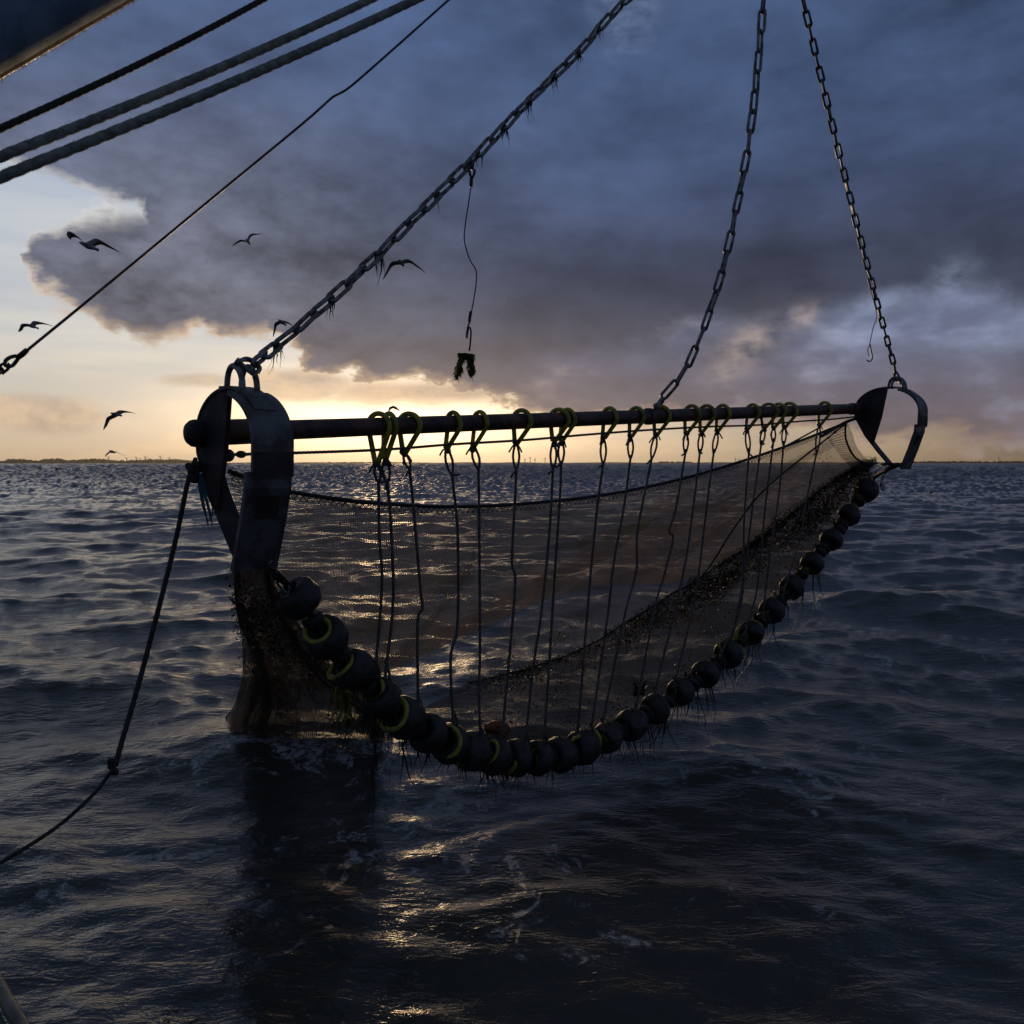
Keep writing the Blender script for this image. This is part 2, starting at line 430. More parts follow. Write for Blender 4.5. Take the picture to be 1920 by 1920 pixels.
def build_sea():
    cx, cy = 0.0, -8.0
    rs = [4.0]
    while rs[-1] < 9000:
        r = rs[-1]
        k = 0.02 if r < 10.5 else (0.0036 if r < 60 else (0.008 if r < 350 else (0.014 if r < 2500 else 0.04)))
        rs.append(r * (1 + k))
    rs = np.array(rs)
    an = np.concatenate([np.linspace(-100, -34, 90, endpoint=False), np.linspace(-34, 34, 760, endpoint=False), np.linspace(34, 100, 91)])
    an = np.radians(an)
    R, A = np.meshgrid(rs, an, indexing='ij')
    x = (cx + R * np.sin(A)).astype(np.float32); y = (cy + R * np.cos(A)).astype(np.float32)
    dr = np.gradient(rs)[:, None] * np.ones_like(R)
    ww = np.gradient(an)[None, :] * R
    cell = np.maximum(dr, ww).astype(np.float32)
    lee = (0.36 + 0.64 * smooth(np.hypot(x, y), 5.5, 12)).astype(np.float32)       # calmer close under the boat's side
    ox, oy, oz = sea_at(x, y, cell, lee)
    # beyond the resolved waves: broken chop, one facet per cell
    chop = WR.normal(0, 1, R.shape).astype(np.float32); ker = np.array([1, 2, 3, 2, 1], np.float32); ker /= np.sqrt((ker ** 2).sum())
    chop = sum(k * np.roll(chop, j - 2, 1) for j, k in enumerate(ker))
    oz = oz + chop * np.minimum(0.11 * dr, 0.5) * smooth(R, 26, 120)
    co = np.stack([x + ox, y + oy, oz], -1).reshape(-1, 3).astype(np.float32)
    nr, na = R.shape
    i = np.arange((nr - 1) * (na - 1)); r_ = i // (na - 1); c_ = i % (na - 1)
    a = r_ * na + c_
    q = np.stack([a, a + na, a + na + 1, a + 1], 1).astype(np.int32)
    me = bpy.data.meshes.new('sea'); me.vertices.add(len(co)); me.vertices.foreach_set('co', co.ravel())
    me.loops.add(q.size); me.loops.foreach_set('vertex_index', q.ravel())
    me.polygons.add(len(q)); me.polygons.foreach_set('loop_start', np.arange(0, q.size, 4, dtype=np.int32))
    me.polygons.foreach_set('use_smooth', np.ones(len(q), bool))
    me.update(calc_edges=True)
    me.flip_normals() if me.polygons[0].normal.z < 0 else None
    o = bpy.data.objects.new('sea', me); COL.objects.link(o); tag(o, kind='structure')
    return o

def sea_material():
    m = bpy.data.materials.new('sea_water'); m.use_nodes = True; t = m.node_tree; X.T = t
    b = t.nodes['Principled BSDF']
    g = t.nodes.new('ShaderNodeNewGeometry'); pos = g.outputs['Position']
    sp = t.nodes.new('ShaderNodeSeparateXYZ'); t.links.new(pos, sp.inputs[0])
    px, py, pz = X(sp.outputs[0]), X(sp.outputs[1]), X(sp.outputs[2])
    far = (py * 1.0).sst(30, 220)
    rot = mapping(pos, rot=(0, 0, math.radians(7)), scale=(0.55, 1.0, 1.0))
    h1 = noise(rot, 5.0, 4, 0.62, dist=0.6)
    h2 = noise(mapping(rot, loc=(4, 9, 2)), 16.0, 4, 0.6, dist=0.8)
    h4 = noise(mapping(pos, loc=(1, 5, 3), rot=(0, 0, math.radians(-14)), scale=(0.7, 1.0, 1.0)), 38.0, 3, 0.6)
    h3 = noise(mapping(pos, rot=(0, 0, math.radians(7)), scale=(0.3, 0.8, 1.0)), 0.75, 5, 0.62)
    lee = (px * px + py * py).sst(26, 150) * 0.6 + 0.4
    height = (h1 * 0.056 + h2 * 0.024 + h4 * 0.008) * lee + h3 * far * 0.5
    bn = t.nodes.new('ShaderNodeBump'); bn.inputs['Strength'].default_value = 1.0; bn.inputs['Distance'].default_value = 0.62
    t.links.new(height.k, bn.inputs['Height']); t.links.new(bn.outputs[0], b.inputs['Normal'])
    # foam left on the water around the gear and along the boat
    def blob(x, y, rx, ry):
        a = (px - x) / rx; c = (py - y) / ry; return ((a * a + c * c) * -1.0).exp()
    area = blob(-0.7, 6.2, 1.6, 1.8).max((blob(-1.75, 7.7, 1.5, 0.8) * 1.25)).max(blob(2.4, 7.2, 1.6, 1.4) * 0.75).max(blob(0.6, 4.9, 1.5, 0.9) * 0.7).max(blob(4.6, 10.5, 2.6, 2.6) * 0.6).max(blob(-2.6, 5.6, 1.2, 2.0) * 0.6)
    fn = noise(mapping(pos, scale=(1, 0.7, 0.4)), 2.1, 7, 0.62, dist=1.6)
    fd = noise(mapping(pos, loc=(5, 3, 1)), 13.0, 5, 0.66, dist=1.0)
    foam = (fn + area * 0.225 - 0.69).sst(0.0, 0.10) * fd.sst(0.40, 0.60)
    crest = noise(mapping(pos, loc=(2, 2, 0), scale=(0.6, 1, 1)), 0.9, 6, 0.65, dist=0.5)
    caps = (crest + pz * 0.6 - 0.83).sst(0.0, 0.06) * fd.sst(0.4, 0.6)
    foam = foam.max(caps)
    deep = mixc(noise(pos, 0.35, 3).sst(0.35, 0.65), (0.046, 0.048, 0.041, 1), (0.056, 0.053, 0.042, 1))
    t.links.new(mixc(foam * 0.75, deep, (0.62, 0.65, 0.68, 1)), b.inputs['Base Color'])
    t.links.new((foam * 0.6 + 0.07 + far * 0.16).k, b.inputs['Roughness'])
    b.inputs['IOR'].default_value = 1.333
    return m
sea = build_sea(); sea.data.materials.append(sea_material())

# ================================================================== far shore
def build_shore():
    mb = MB(); xs = np.linspace(-2600, 2700, 320); D0 = 4000.0
    nz = lambda x, s: 0.5 + 0.5 * math.sin(x * s + 1.3 * math.sin(x * s * 0.37 + 1))
    v = []; f = []
    for x in xs:
        px = 960 + F * x / D0
        h = 3.4 + 2.2 * nz(x, 0.02)
        if px > 1760: h += 2.5
        v += [(x, D0 - 20, -1), (x, D0, h * 0.6), (x, D0 + 40, h), (x, D0 + 260, h), (x, D0 + 300, -1)]
    for i in range(len(xs) - 1):
        for j in range(4): f.append((5 * i + j, 5 * i + 5 + j, 5 * i + 6 + j, 5 * i + 1 + j))
    mb.add(v, f); tag(mb.build('shore', M['land'], smooth=False), kind='structure')
    tb = MB()
    def lump(x, y, z, r, hr):
        ph = [random.uniform(0, 6.28) for _ in range(3)]
        v = []; f = []
        for i in range(5):
            t = i / 4 * math.pi / 2
            for j in range(7):
                p = j * 2 * math.pi / 7
                k = 1 + 0.25 * math.sin(3 * p + ph[0] + i)
                v.append((x + r * k * math.cos(t) * math.cos(p), y + r * k * math.cos(t) * math.sin(p), z + hr * math.sin(t) * (1 + 0.1 * math.sin(5 * p + ph[1]))))
        for i in range(4):
            for j in range(7): f.append((i * 7 + j, i * 7 + (j + 1) % 7, (i + 1) * 7 + (j + 1) % 7, (i + 1) * 7 + j))
        tb.add(v, f)
    prof = [(-200, 6), (0, 4), (12, 5), (20, 8.5), (55, 8), (72, 4.5), (88, 9.5), (112, 9.5), (125, 7), (150, 7.5), (168, 9), (195, 9), (210, 6), (260, 6.5), (280, 8), (330, 8), (350, 6), (372, 5), (400, 3)]
    for i in range(520):
        px = random.uniform(-200, 400)
        hh = np.interp(px, [p for p, _ in prof], [h for _, h in prof]) * D0 / F
        y = D0 + random.uniform(20, 200); x = (px - 960) / F * y
        lump(x, y, 1.0, random.uniform(7, 17), hh * random.uniform(0.72, 1.0))
    for a, b, h in ((1236, 1300, 3.6), (1700, 1930, 4.5), (1930, 2100, 5), (600, 760, 2.6)):
        for i in range(int((b - a) / 1.6)):
            px = random.uniform(a, b); y = D0 + random.uniform(20, 200)
            lump((px - 960) / F * y, y, 1.0, random.uniform(5, 13), h * D0 / F * random.uniform(0.5, 1.0))
    tag(tb.build('tree_belt', M['trees'], smooth=False), 'low dark belt of trees along the far shore', 'trees', kind='stuff')
build_shore()

def build_turbines():
    spots = [(205, 18), (239, 15), (257, 17), (264, 13), (274, 19), (281, 14), (302, 20), (319, 16), (984, 13), (994, 16), (1003, 12), (1022, 15), (1378, 13), (1385, 11), (1871, 16)]
    words = ['first', 'second', 'third', 'fourth', 'fifth', 'sixth', 'seventh', 'eighth']
    for i, (px, hp) in enumerate(spots):
        y = 5200 + 130 * (i % 4); x = (px - 960) / F * y; h = hp * y / F * 0.58; mb = MB()
        tube(mb, [(x, y, 0), (x, y, h * 0.5), (x, y, h)], [2.6, 2.1, 1.5], 6)
        lathe(mb, [(-3, 0.2), (-2.6, 2.2), (4, 2.2), (5, 0.3)], (x, y, h + 1.2), (0.2, -1, 0), 8)
        a0 = random.uniform(0, 2)
        for k in range(3):
            a = a0 + k * 2.094; e = Vector((math.cos(a), 0, math.sin(a)))
            p = Vector((x, y - 4.5, h + 1.2))
            tube(mb, [p, p + e * h * 0.12, p + e * h * 0.5], [0.9, 1.6, 0.3], 5)
        if i < 8: lab = f'{words[i]} of eight tiny wind turbines above the left shore trees'
        elif i < 12: lab = f'{words[i-8]} of four tiny wind turbines on the horizon under the beam middle'
        elif i < 14: lab = ['left', 'right'][i - 12] + ' of two tiny wind turbines on the horizon behind the net'
        else: lab = 'lone tiny wind turbine on the horizon right of the far shoe'
        tag(mb.build('wind_turbine', M['turbine'], origin=(x, y, 0)), lab, 'wind turbine', 'wind turbines on the far shore')
build_turbines()

# ================================================================== beam trawl frame
A = at(381, 812, 4.55); B = at(1613, 766, 9.75)
bdir = (B - A).normalized(); bflat = Vector((bdir.x, bdir.y, 0)).normalized()
nrm = Vector((bflat.y, -bflat.x, 0))           # horizontal, towards the boat side
upv = bdir.cross(nrm) * -1
if upv.z < 0: upv = -upv
BEAM_R = 0.053

def plane_depth(px, py=868, off=0.0):
    """depth at which the pixel ray meets the upright plane through the beam (off metres behind it)"""
    r = ray(px, py); o = Vector((0, 0, CAM_H)); p0 = A - nrm * off
    t = (p0 - o).dot(nrm) / r.dot(nrm)
    return t
def onp(px, py, off=0.0): return at(px, py, plane_depth(px, py, off))
def beam_at(px):
    lo, hi = 0.0, (B - A).length
    for _ in range(40):
        m = (lo + hi) / 2; p = A + bdir * m; v = p - Vector((0, 0, CAM_H))
        q = 960 + F * v.x / (v.y * CT - v.z * ST)
        if q < px: lo = m
        else: hi = m
    return A + bdir * lo

trawl = thing('trawl_beam', 'long rust brown steel trawl beam with a curved shoe at each end', 'trawl beam', A)
L = (B - A).length
def along(p, d): return p + bdir * d
mb = MB(); P = [A + bdir * (L * t) for t in np.linspace(-0.004, 1.0, 40)]
tube(mb, P, BEAM_R, 28); mb.build('pipe', M['pipe'], trawl)
def sleeve(p, l, r, nm='sleeve', m='pipe'):
    mb = MB(); lathe(mb, [(-l / 2, BEAM_R), (-l / 2, r - 0.006), (-l / 2 + 0.006, r), (l / 2 - 0.006, r), (l / 2, r - 0.006), (l / 2, BEAM_R)], p, bdir, 28)
    return mb.build(nm, M[m], trawl)
for dd in (0.383, 2.75, 2.77, L - 0.235, L - 2.1):
    mb = MB(); tube(mb, [A + bdir * dd + (nrm * math.cos(t) + upv * math.sin(t)) * (BEAM_R + 0.001 + 0.0015 * math.sin(9 * t)) for t in np.linspace(0, 2 * math.pi, 40, endpoint=False)], 0.0055, 6, closed=True); mb.build('weld_bead', M['pipe'], trawl)
sleeve(along(A, 0.20), 0.36, 0.066)
sleeve(along(beam_at(1232), 0), 0.22, 0.061)
sleeve(along(beam_at(1216), 0), 0.05, 0.066, 'collar')
sleeve(along(B, -0.12), 0.22, 0.062)
# domed end of the beam sticking out past the near shoe
mb = MB(); lathe(mb, [(0.0, 0.066), (-0.04, 0.07), (-0.062, 0.066), (-0.082, 0.05), (-0.088, 0.03), (-0.089, 0.001)], A, bdir, 28); mb.build('end_cap', M['gusset'], trawl)
mb = MB(); lathe(mb, [(0.0, 0.066), (0.05, 0.066), (0.075, 0.05), (0.08, 0.001)], B, bdir, 24); mb.build('end_cap', M['gusset'], trawl)

def arc(c, r, a0, a1, n): return [(c[0] + r[0] * math.cos(math.radians(t)), c[1] + r[1] * math.sin(math.radians(t))) for t in np.linspace(a0, a1, n)]
def shoe(origin, wide_w, parent):
    fn = lambda s, z, w: origin + nrm * s + Vector((0, 0, 1)) * z + bflat * w
    root = thing('shoe', None, None, origin); adopt(root, parent)
    back = arc((0.27, -0.02), (0.31, 0.215), 92, 186, 16)
    # half-disc gusset in which the beam ends
    poly = back + [(-0.03, -0.1), (0.08, -0.3), (0.15, -0.39), (0.235, -0.1), (0.29, 0.19)]
    mb = MB(); extrude2d(mb, poly, fn, -0.012, 0.012); mb.build('gusset', M['gusset'], root, smooth=False)
    # frame: flat bar bent round the back and down, and over the top to the front
    p1 = [(0.31, 0.203)] + arc((0.27, -0.02), (0.325, 0.228), 90, 186, 18) + [(-0.045, -0.1), (0.07, -0.3), (0.20, -0.46), (0.33, -0.61)]
    mb = MB(); band(mb, p1, fn, -0.014, 0.10, 0.016); mb.build('back_bar', M['gusset'], root, smooth=False)
    p2 = [(0.27, 0.207)] + arc((0.34, -0.03), (0.30, 0.235), 88, 30, 10)
    mb = MB(); band(mb, p2, fn, -0.05, 0.06, 0.016); mb.build('top_bar', M['plate'], root, smooth=False)
    # wide front runner, bent above and straight below, in two plates
    hw = wide_w / 2
    p3 = arc((0.33, -0.06), (0.325, 0.245), 72, -6, 18) + [(0.652, -0.14), (0.648, -0.215)]
    mb = MB(); band(mb, p3, fn, 0.012 - hw, 0.012 + hw, 0.022); mb.build('runner_plate', M['plate'], root, smooth=False)
    p4 = [(0.632, -0.19), (0.628, -0.26), (0.565, -0.45), (0.49, -0.645)]
    mb = MB(); band(mb, p4, fn, -hw - 0.012, hw + 0.012, 0.024); mb.build('runner_plate', M['plate'], root, smooth=False)
    # wear patch welded to the lower runner, joint strap behind the split
    p5 = [(0.630, -0.30), (0.616, -0.34), (0.597, -0.40)]
    mb = MB(); band(mb, p5, fn, -0.05, 0.06, 0.010); mb.build('wear_patch', M['gusset'], root, smooth=False)
    p6 = [(0.664, -0.10), (0.664, -0.15), (0.660, -0.21)]
    mb = MB(); band(mb, p6, fn, 0.012 - hw, 0.012 + hw - 0.003, 0.008); mb.build('joint_strap', M['gusset'], root, smooth=False)
    # bottom bar tying back and front together
    mb = MB(); tube(mb, [fn(0.32, -0.59, 0.03), fn(0.4, -0.605, 0), fn(0.5, -0.605, 0)], 0.014, 8); mb.build('bottom_bar', M['gusset'], root)
    # twin lifting hoops on the crown
    for w in (-0.028, 0.045):
        mb = MB(); pts = [fn(0.31, 0.195, w), fn(0.318, 0.25, w), fn(0.34, 0.29, w), fn(0.38, 0.305, w), fn(0.43, 0.28, w), fn(0.458, 0.23, w), fn(0.465, 0.15, w)]
        tube(mb, resample(pts, n=18), 0.0145, 8); mb.build('lifting_hoop', M['chain'], root)
    return root, fn
sh_l, fn_l = shoe(A, 0.205, trawl)
sh_r, fn_r = shoe(B, 0.205, trawl)
sh_l['label'] = 'near shoe, large, with wide grey runner'; sh_r['label'] = 'far shoe, seen side on'

# ------------------------------------------------------------------ chains
def link_mesh(pitch, wire, width):
    mb = MB(); half = pitch / 2 + wire * 0.5; r = width / 2 - wire / 2; s = half - width / 2 + wire / 2 - wire * 0.0
    s = pitch / 2 + wire / 2 - r
    pts = [(r * math.sin(t), 0, s + r * math.cos(t)) for t in np.linspace(-math.pi / 2, math.pi / 2, 8)]
    pts += [(-x, 0, -z) for x, _, z in pts]
    tube(mb, pts, wire / 2, 7, closed=True)
    return mb.mesh('link', M['chain'])
LINK = link_mesh(0.15, 0.0245, 0.072)
LINK_S = link_mesh(0.112, 0.021, 0.064)

def chain(root, pts, mesh=LINK, pitch=0.15, roll0=0.5, jit=0.25, seedn=1):
    R = random.Random(seedn)
    Q = resample(pts, step=pitch); n = len(Q)
    for i in range(n - 1):
        p = Vector((Q[i] + Q[i + 1]) / 2); d = Vector(Q[i + 1] - Q[i]).normalized()
        q = d.to_track_quat('Z', 'X') @ Quaternion((0, 0, 1), roll0 + (i % 2) * math.pi / 2 + R.uniform(-jit, jit))
        o = bpy.data.objects.new('link', mesh); COL.objects.link(o)
        o.rotation_mode = 'QUATERNION'; o.rotation_quaternion = q @ Quaternion((1, 0, 0), R.uniform(-0.08, 0.08)); o.location = p; adopt(o, root)
    return Q

HOOK = at(1452, -240, 7.0)
def shackle(root, p, d, size=0.07, wire=0.02, roll=0.0, name='shackle', pin=True, m='chain'):
    """bow shackle: bow end towards d"""
    d = Vector(d).normalized(); s = d.orthogonal().normalized(); s = Quaternion(d, roll) @ s; mb = MB()
    pts = [p - d * size * 0.9 + s * size * 0.55, p - d * size * 0.2 + s * size * 0.62, p + d * size * 0.5 + s * size * 0.45, p + d * size * 0.8,
           p + d * size * 0.5 - s * size * 0.45, p - d * size * 0.2 - s * size * 0.62, p - d * size * 0.9 - s * size * 0.55]
    tube(mb, resample(pts, n=22), wire / 2, 8)
    if pin:
        a = p - d * size * 0.9
        lathe(mb, [(-size * 0.85, 0.001), (-size * 0.85, wire * 0.75), (-size * 0.62, wire * 0.75), (-size * 0.62, wire * 0.5), (size * 0.62, wire * 0.5), (size * 0.62, wire * 0.8), (size * 0.78, wire * 0.8), (size * 0.78, 0.001)], a, s, 8)
    o = mb.build(name, M[m]); adopt(o, root); return o

_p = fn_l(0.39, 0.30, 0.01); topl = at(467, 688, (_p.y * CT - (_p.z - CAM_H) * ST)); topr = fn_r(0.385, 0.32, 0.0)
ch1 = thing('lifting_chain', 'near lifting chain slanting up from the left shoe, hung with weed', 'chain', topl, 'lifting chains of the trawl beam')
d1 = (at(512, 653, 4.62) - topl).normalized()
shackle(ch1, topl + d1 * 0.03, d1, 0.072, 0.026, roll=1.5)
sag = lambda a, b, s, n=7: [a.lerp(b, t) + Vector((0, 0, -s * 4 * t * (1 - t))) for t in np.linspace(0, 1, n)]
ch1_pts = chain(ch1, [topl + d1 * 0.065] + [at(512, 654, 4.56)] + [at(x, y, 4.62 + (x - 536) / 640 * 1.75) for x, y in ((536, 634), (630, 552), (720, 466), (885, 300), (1000, 181), (1090, 92), (1176, 0))] + [HOOK], seedn=3, roll0=0.55)
bm_ = beam_at(1240) + upv * (BEAM_R + 0.02)
ch2 = thing('lifting_chain', 'middle lifting chain rising from the collar on the beam', 'chain', bm_, 'lifting chains of the trawl beam')
d2 = (HOOK - bm_).normalized()
shackle(ch2, bm_ + d2 * 0.02 - bdir * 0.03, d2 + bdir * 0.9, 0.075, 0.028, roll=0.6)
ch2_pts = chain(ch2, [bm_ + d2 * 0.08, at(1292, 680, 7.15), at(1345, 540, 7.1), at(1385, 370, 7.05), at(1415, 180, 7.0), HOOK], seedn=5, roll0=0.3)
ch3 = thing('lifting_chain', 'far lifting chain rising from the top of the right shoe', 'chain', topr, 'lifting chains of the trawl beam')
d3 = (HOOK - topr).normalized()
shackle(ch3, topr + d3 * 0.0, d3, 0.07, 0.026, roll=0.9)
ch3_pts = chain(ch3, sag(topr + d3 * 0.05, HOOK, 0.12), LINK_S, 0.112, seedn=8, roll0=0.35)

# ------------------------------------------------------------------ guide rope under the beam
mb = MB(); gp = [fn_l(0.06, -0.11, 0.02)] + [onp(x, y) for x, y in ((450, 852), (560, 849), (720, 843), (850, 833), (985, 825), (1100, 815), (1220, 806), (1330, 800), (1420, 797), (1500, 790), (1560, 786))] + [fn_r(0.02, -0.08, 0)]
rope(mb, gp, 0.0085, 8)
ball(mb, onp(452, 852), 0.022, (1.3, 1, 0.9)); ball(mb, onp(428, 854), 0.028, (1.2, 1, 1.2))
guide = tag(mb.build('guide_rope', M['rope'], origin=tuple(onp(960, 826))), 'thin grey guide rope knotted to the droppers just below the beam', 'rope')

# ================================================================== ground rope with rollers
BOB = [(560, 1122), (612, 1195), (664, 1255), (712, 1307), (758, 1346), (802, 1374), (843, 1394), (884, 1408), (926, 1417), (967, 1421), (1008, 1421), (1050, 1415), (1093, 1401),
       (1138, 1383), (1183, 1359), (1229, 1329), (1276, 1297), (1322, 1264), (1366, 1226), (1408, 1186), (1447, 1145), (1485, 1101), (1523, 1056), (1559, 1012), (1592, 966), (1624, 919)]
bobp = [onp(x, y, 0.04) for x, y in BOB]
ground = thing('ground_rope', 'sagging ground rope strung with fat black rubber rollers', 'ground rope', bobp[9])
gl = [fn_l(0.5, -0.62, 0.05), onp(528, 1085, -0.05)] + bobp + [onp(1642, 893, 0.02), fn_r(0.42, -0.6, 0)]
mb = MB(); rope(mb, gl, 0.022, 9); mb.build('core_rope', M['rope_dark'], ground)
def roller_mesh(k):
    R0 = 0.112; mb = MB(); h = 0.078
    prof = [(-h * 0.55, 0.024), (-h * 0.6, 0.044), (-h, 0.048), (-h * 1.02, 0.08), (-h * 0.9, 0.092), (-h * 0.6, 0.106), (-h * 0.2, 0.112), (h * 0.25, 0.112), (h * 0.6, 0.106), (h * 0.92, 0.09), (h * 1.02, 0.078), (h, 0.048), (h * 0.6, 0.044), (h * 0.55, 0.024)]
    prof = [(a, r * (1 + 0.03 * math.sin(a * 90 + k))) for a, r in prof]
    lathe(mb, prof, (0, 0, 0), (0, 0, 1), 18)
    return mb.mesh('roller', M['rubber'])
RM = [roller_mesh(k) for k in range(3)]
ring_mb = MB(); tube(ring_mb, [(0.066 * math.cos(t), 0.066 * math.sin(t), 0) for t in np.linspace(0, 2 * math.pi, 20, endpoint=False)], 0.0125, 8, closed=True)
RING = ring_mb.mesh('yellow_ring', M['hose'])
rings_at = {1: 1, 2: 1, 3: 1, 4: 1, 6: 1, 7: 1, 8: 1, 9: -1, 10: 1, 11: 1, 12: 1, 13: -1, 14: 1, 16: 1, 18: 1, 19: 1, 20: 1, 21: 1, 22: 1, 24: 1}
for i, p in enumerate(bobp):
    a = bobp[max(i - 1, 0)]; b = bobp[min(i + 1, len(bobp) - 1)]
    d = (b - a).normalized() + Vector((random.uniform(-.3, .3), random.uniform(-.3, .3), random.uniform(-.26, .26)))
    o = bpy.data.objects.new('roller', RM[i % 3]); COL.objects.link(o)
    q = d.to_track_quat('Z', 'Y') @ Quaternion((0, 0, 1), random.uniform(0, 6))
    o.rotation_mode = 'QUATERNION'; o.rotation_quaternion = q; o.location = p
    s = random.uniform(1.06, 1.2); o.scale = (s * random.uniform(.95, 1.05), s, s * random.uniform(0.8, 1.05)); adopt(o, ground)
    if i in rings_at:
        rg = bpy.data.objects.new('yellow_ring', RING); COL.objects.link(rg); rg.parent = o
        rg.location = (random.uniform(-.02, .02), random.uniform(-.02, .02), (-0.083 if i < 9 else 0.083) * rings_at[i])
        rg.rotation_euler = (random.uniform(-.35, .35), random.uniform(-.35, .35), 0); k = random.uniform(0.9, 1.25); rg.scale = (k, k, 1)
sp_mb = MB(); lathe(sp_mb, [(-.018, .022), (-.02, .06), (-.012, .07), (.012, .07), (.02, .06), (.018, .022)], (0, 0, 0), (0, 0, 1), 14); SPM = sp_mb.mesh('spacer_disc', M['rubber'])
for i in range(len(bobp) - 1):
    for f_ in ((0.5,) if i < 8 or i % 3 == 0 else (0.42, 0.6)):
        o = bpy.data.objects.new('spacer_disc', SPM); COL.objects.link(o); o.location = bobp[i].lerp(bobp[i + 1], f_) + Vector((0, 0, random.uniform(-.015, .01)))
        o.rotation_mode = 'QUATERNION'; o.rotation_quaternion = ((bobp[i + 1] - bobp[i]).normalized() + Vector((random.uniform(-.35, .35), random.uniform(-.35, .35), random.uniform(-.3, .3)))).to_track_quat('Z', 'Y')
        k = random.uniform(.8, 1.15); o.scale = (k, k, random.uniform(.8, 1.5)); adopt(o, ground)
SL = link_mesh(0.075, 0.014, 0.046)
chain(ground, [fn_r(0.45, -0.6, 0.0), onp(1664, 878, 0.0), onp(1652, 905, 0.0), onp(1655, 918, 0)], SL, 0.075, 0.3, 0.3, 4)
chain(ground, [fn_r(0.3, -0.59, 0.0), onp(1648, 876, 0.1), onp(1634, 900, 0.08)], SL, 0.075, 0.5, 0.3, 6)
chain(ground, [fn_l(0.52, -0.62, 0.06), onp(520, 1085, -0.03), onp(540, 1108, 0)], SL, 0.075, 0.5, 0.3, 6)
# yellow hose ends standing up between the rollers
for x, y, h, lean in ((1062, 1368, 0.10, 0.1), (1108, 1350, 0.12, 0.02), (1140, 1335, 0.10, 0.0), (1016, 1384, 0.09, -0.03), (975, 1398, 0.08, 0.02), (1378, 1160, 0.11, 0.05), (1352, 1188, 0.1, -0.04), (1438, 1118, 0.09, 0.04)):
    p = onp(x, y + 36, 0.05); mb = MB(); tube(mb, resample([p - Vector((0, 0, 0.02)), p + Vector((lean * .4, 0, h * .6)), p + Vector((lean, 0, h))], n=8), 0.013, 7)
    mb.build('hose_end', M['hose'], ground)

# ================================================================== droppers: yellow hose loop over the beam and a rope down to the rollers
DR = [(716, .215, [(710, 905), (711, 1000), (716, 1100), (703, 1268)]), (736, .19, [(726, 905), (733, 985), (737, 1130), (722, 1270)]),
      (773, .165, [(768, 880), (775, 950), (788, 1100), (792, 1140), (783, 1170), (784, 1335)]), (856, .15, [(847, 890), (850, 912), (858, 1000), (858, 1170), (845, 1235), (850, 1362)]),
      (906, .15, [(897, 880), (898, 940), (900, 1200), (898, 1300), (901, 1390)]), (984, .15, [(968, 880), (966, 930), (960, 1050), (966, 1090), (958, 1200), (940, 1392)]),
      (1054, .15, [(1037, 880), (1030, 1000), (1015, 1150), (1000, 1250), (985, 1395)]), (1070, .15, [(1052, 870), (1050, 930), (1040, 1080), (1032, 1210), (1020, 1395)]),
      (1149, .15, [(1131, 870), (1120, 950), (1108, 1070), (1098, 1190), (1082, 1388)]), (1199, .15, [(1182, 860), (1170, 950), (1150, 1060), (1140, 1150), (1107, 1378)]),
      (1246, .15, [(1222, 860), (1214, 900), (1195, 1000), (1193, 1070), (1170, 1160), (1127, 1370)]), (1303, .15, [(1285, 850), (1268, 950), (1255, 995), (1262, 1010), (1245, 1080), (1228, 1140), (1190, 1340)]),
      (1331, .15, [(1312, 850), (1300, 950), (1280, 1080), (1225, 1310)]), (1361, .15, [(1338, 850), (1325, 950), (1308, 1090), (1290, 1180), (1262, 1290)]),
      (1417, .15, [(1404, 850), (1395, 980), (1390, 1130), (1348, 1235)]), (1447, .15, [(1427, 835), (1410, 960), (1395, 1080), (1370, 1212)]),
      (1466, .15, [(1450, 830), (1435, 950), (1420, 1100), (1395, 1192)]), (1486, .15, [(1469, 835), (1460, 930), (1440, 1070), (1430, 1160)]), (1552, .15, [(1531, 850), (1510, 950), (1500, 1010), (1466, 1120)])]
ORD = ['first', 'second', 'third', 'fourth', 'fifth', 'sixth', 'seventh', 'eighth', 'ninth', 'tenth', 'eleventh', 'twelfth', 'thirteenth', 'fourteenth', 'fifteenth', 'sixteenth', 'seventeenth', 'eighteenth', 'nineteenth', 'twentieth']
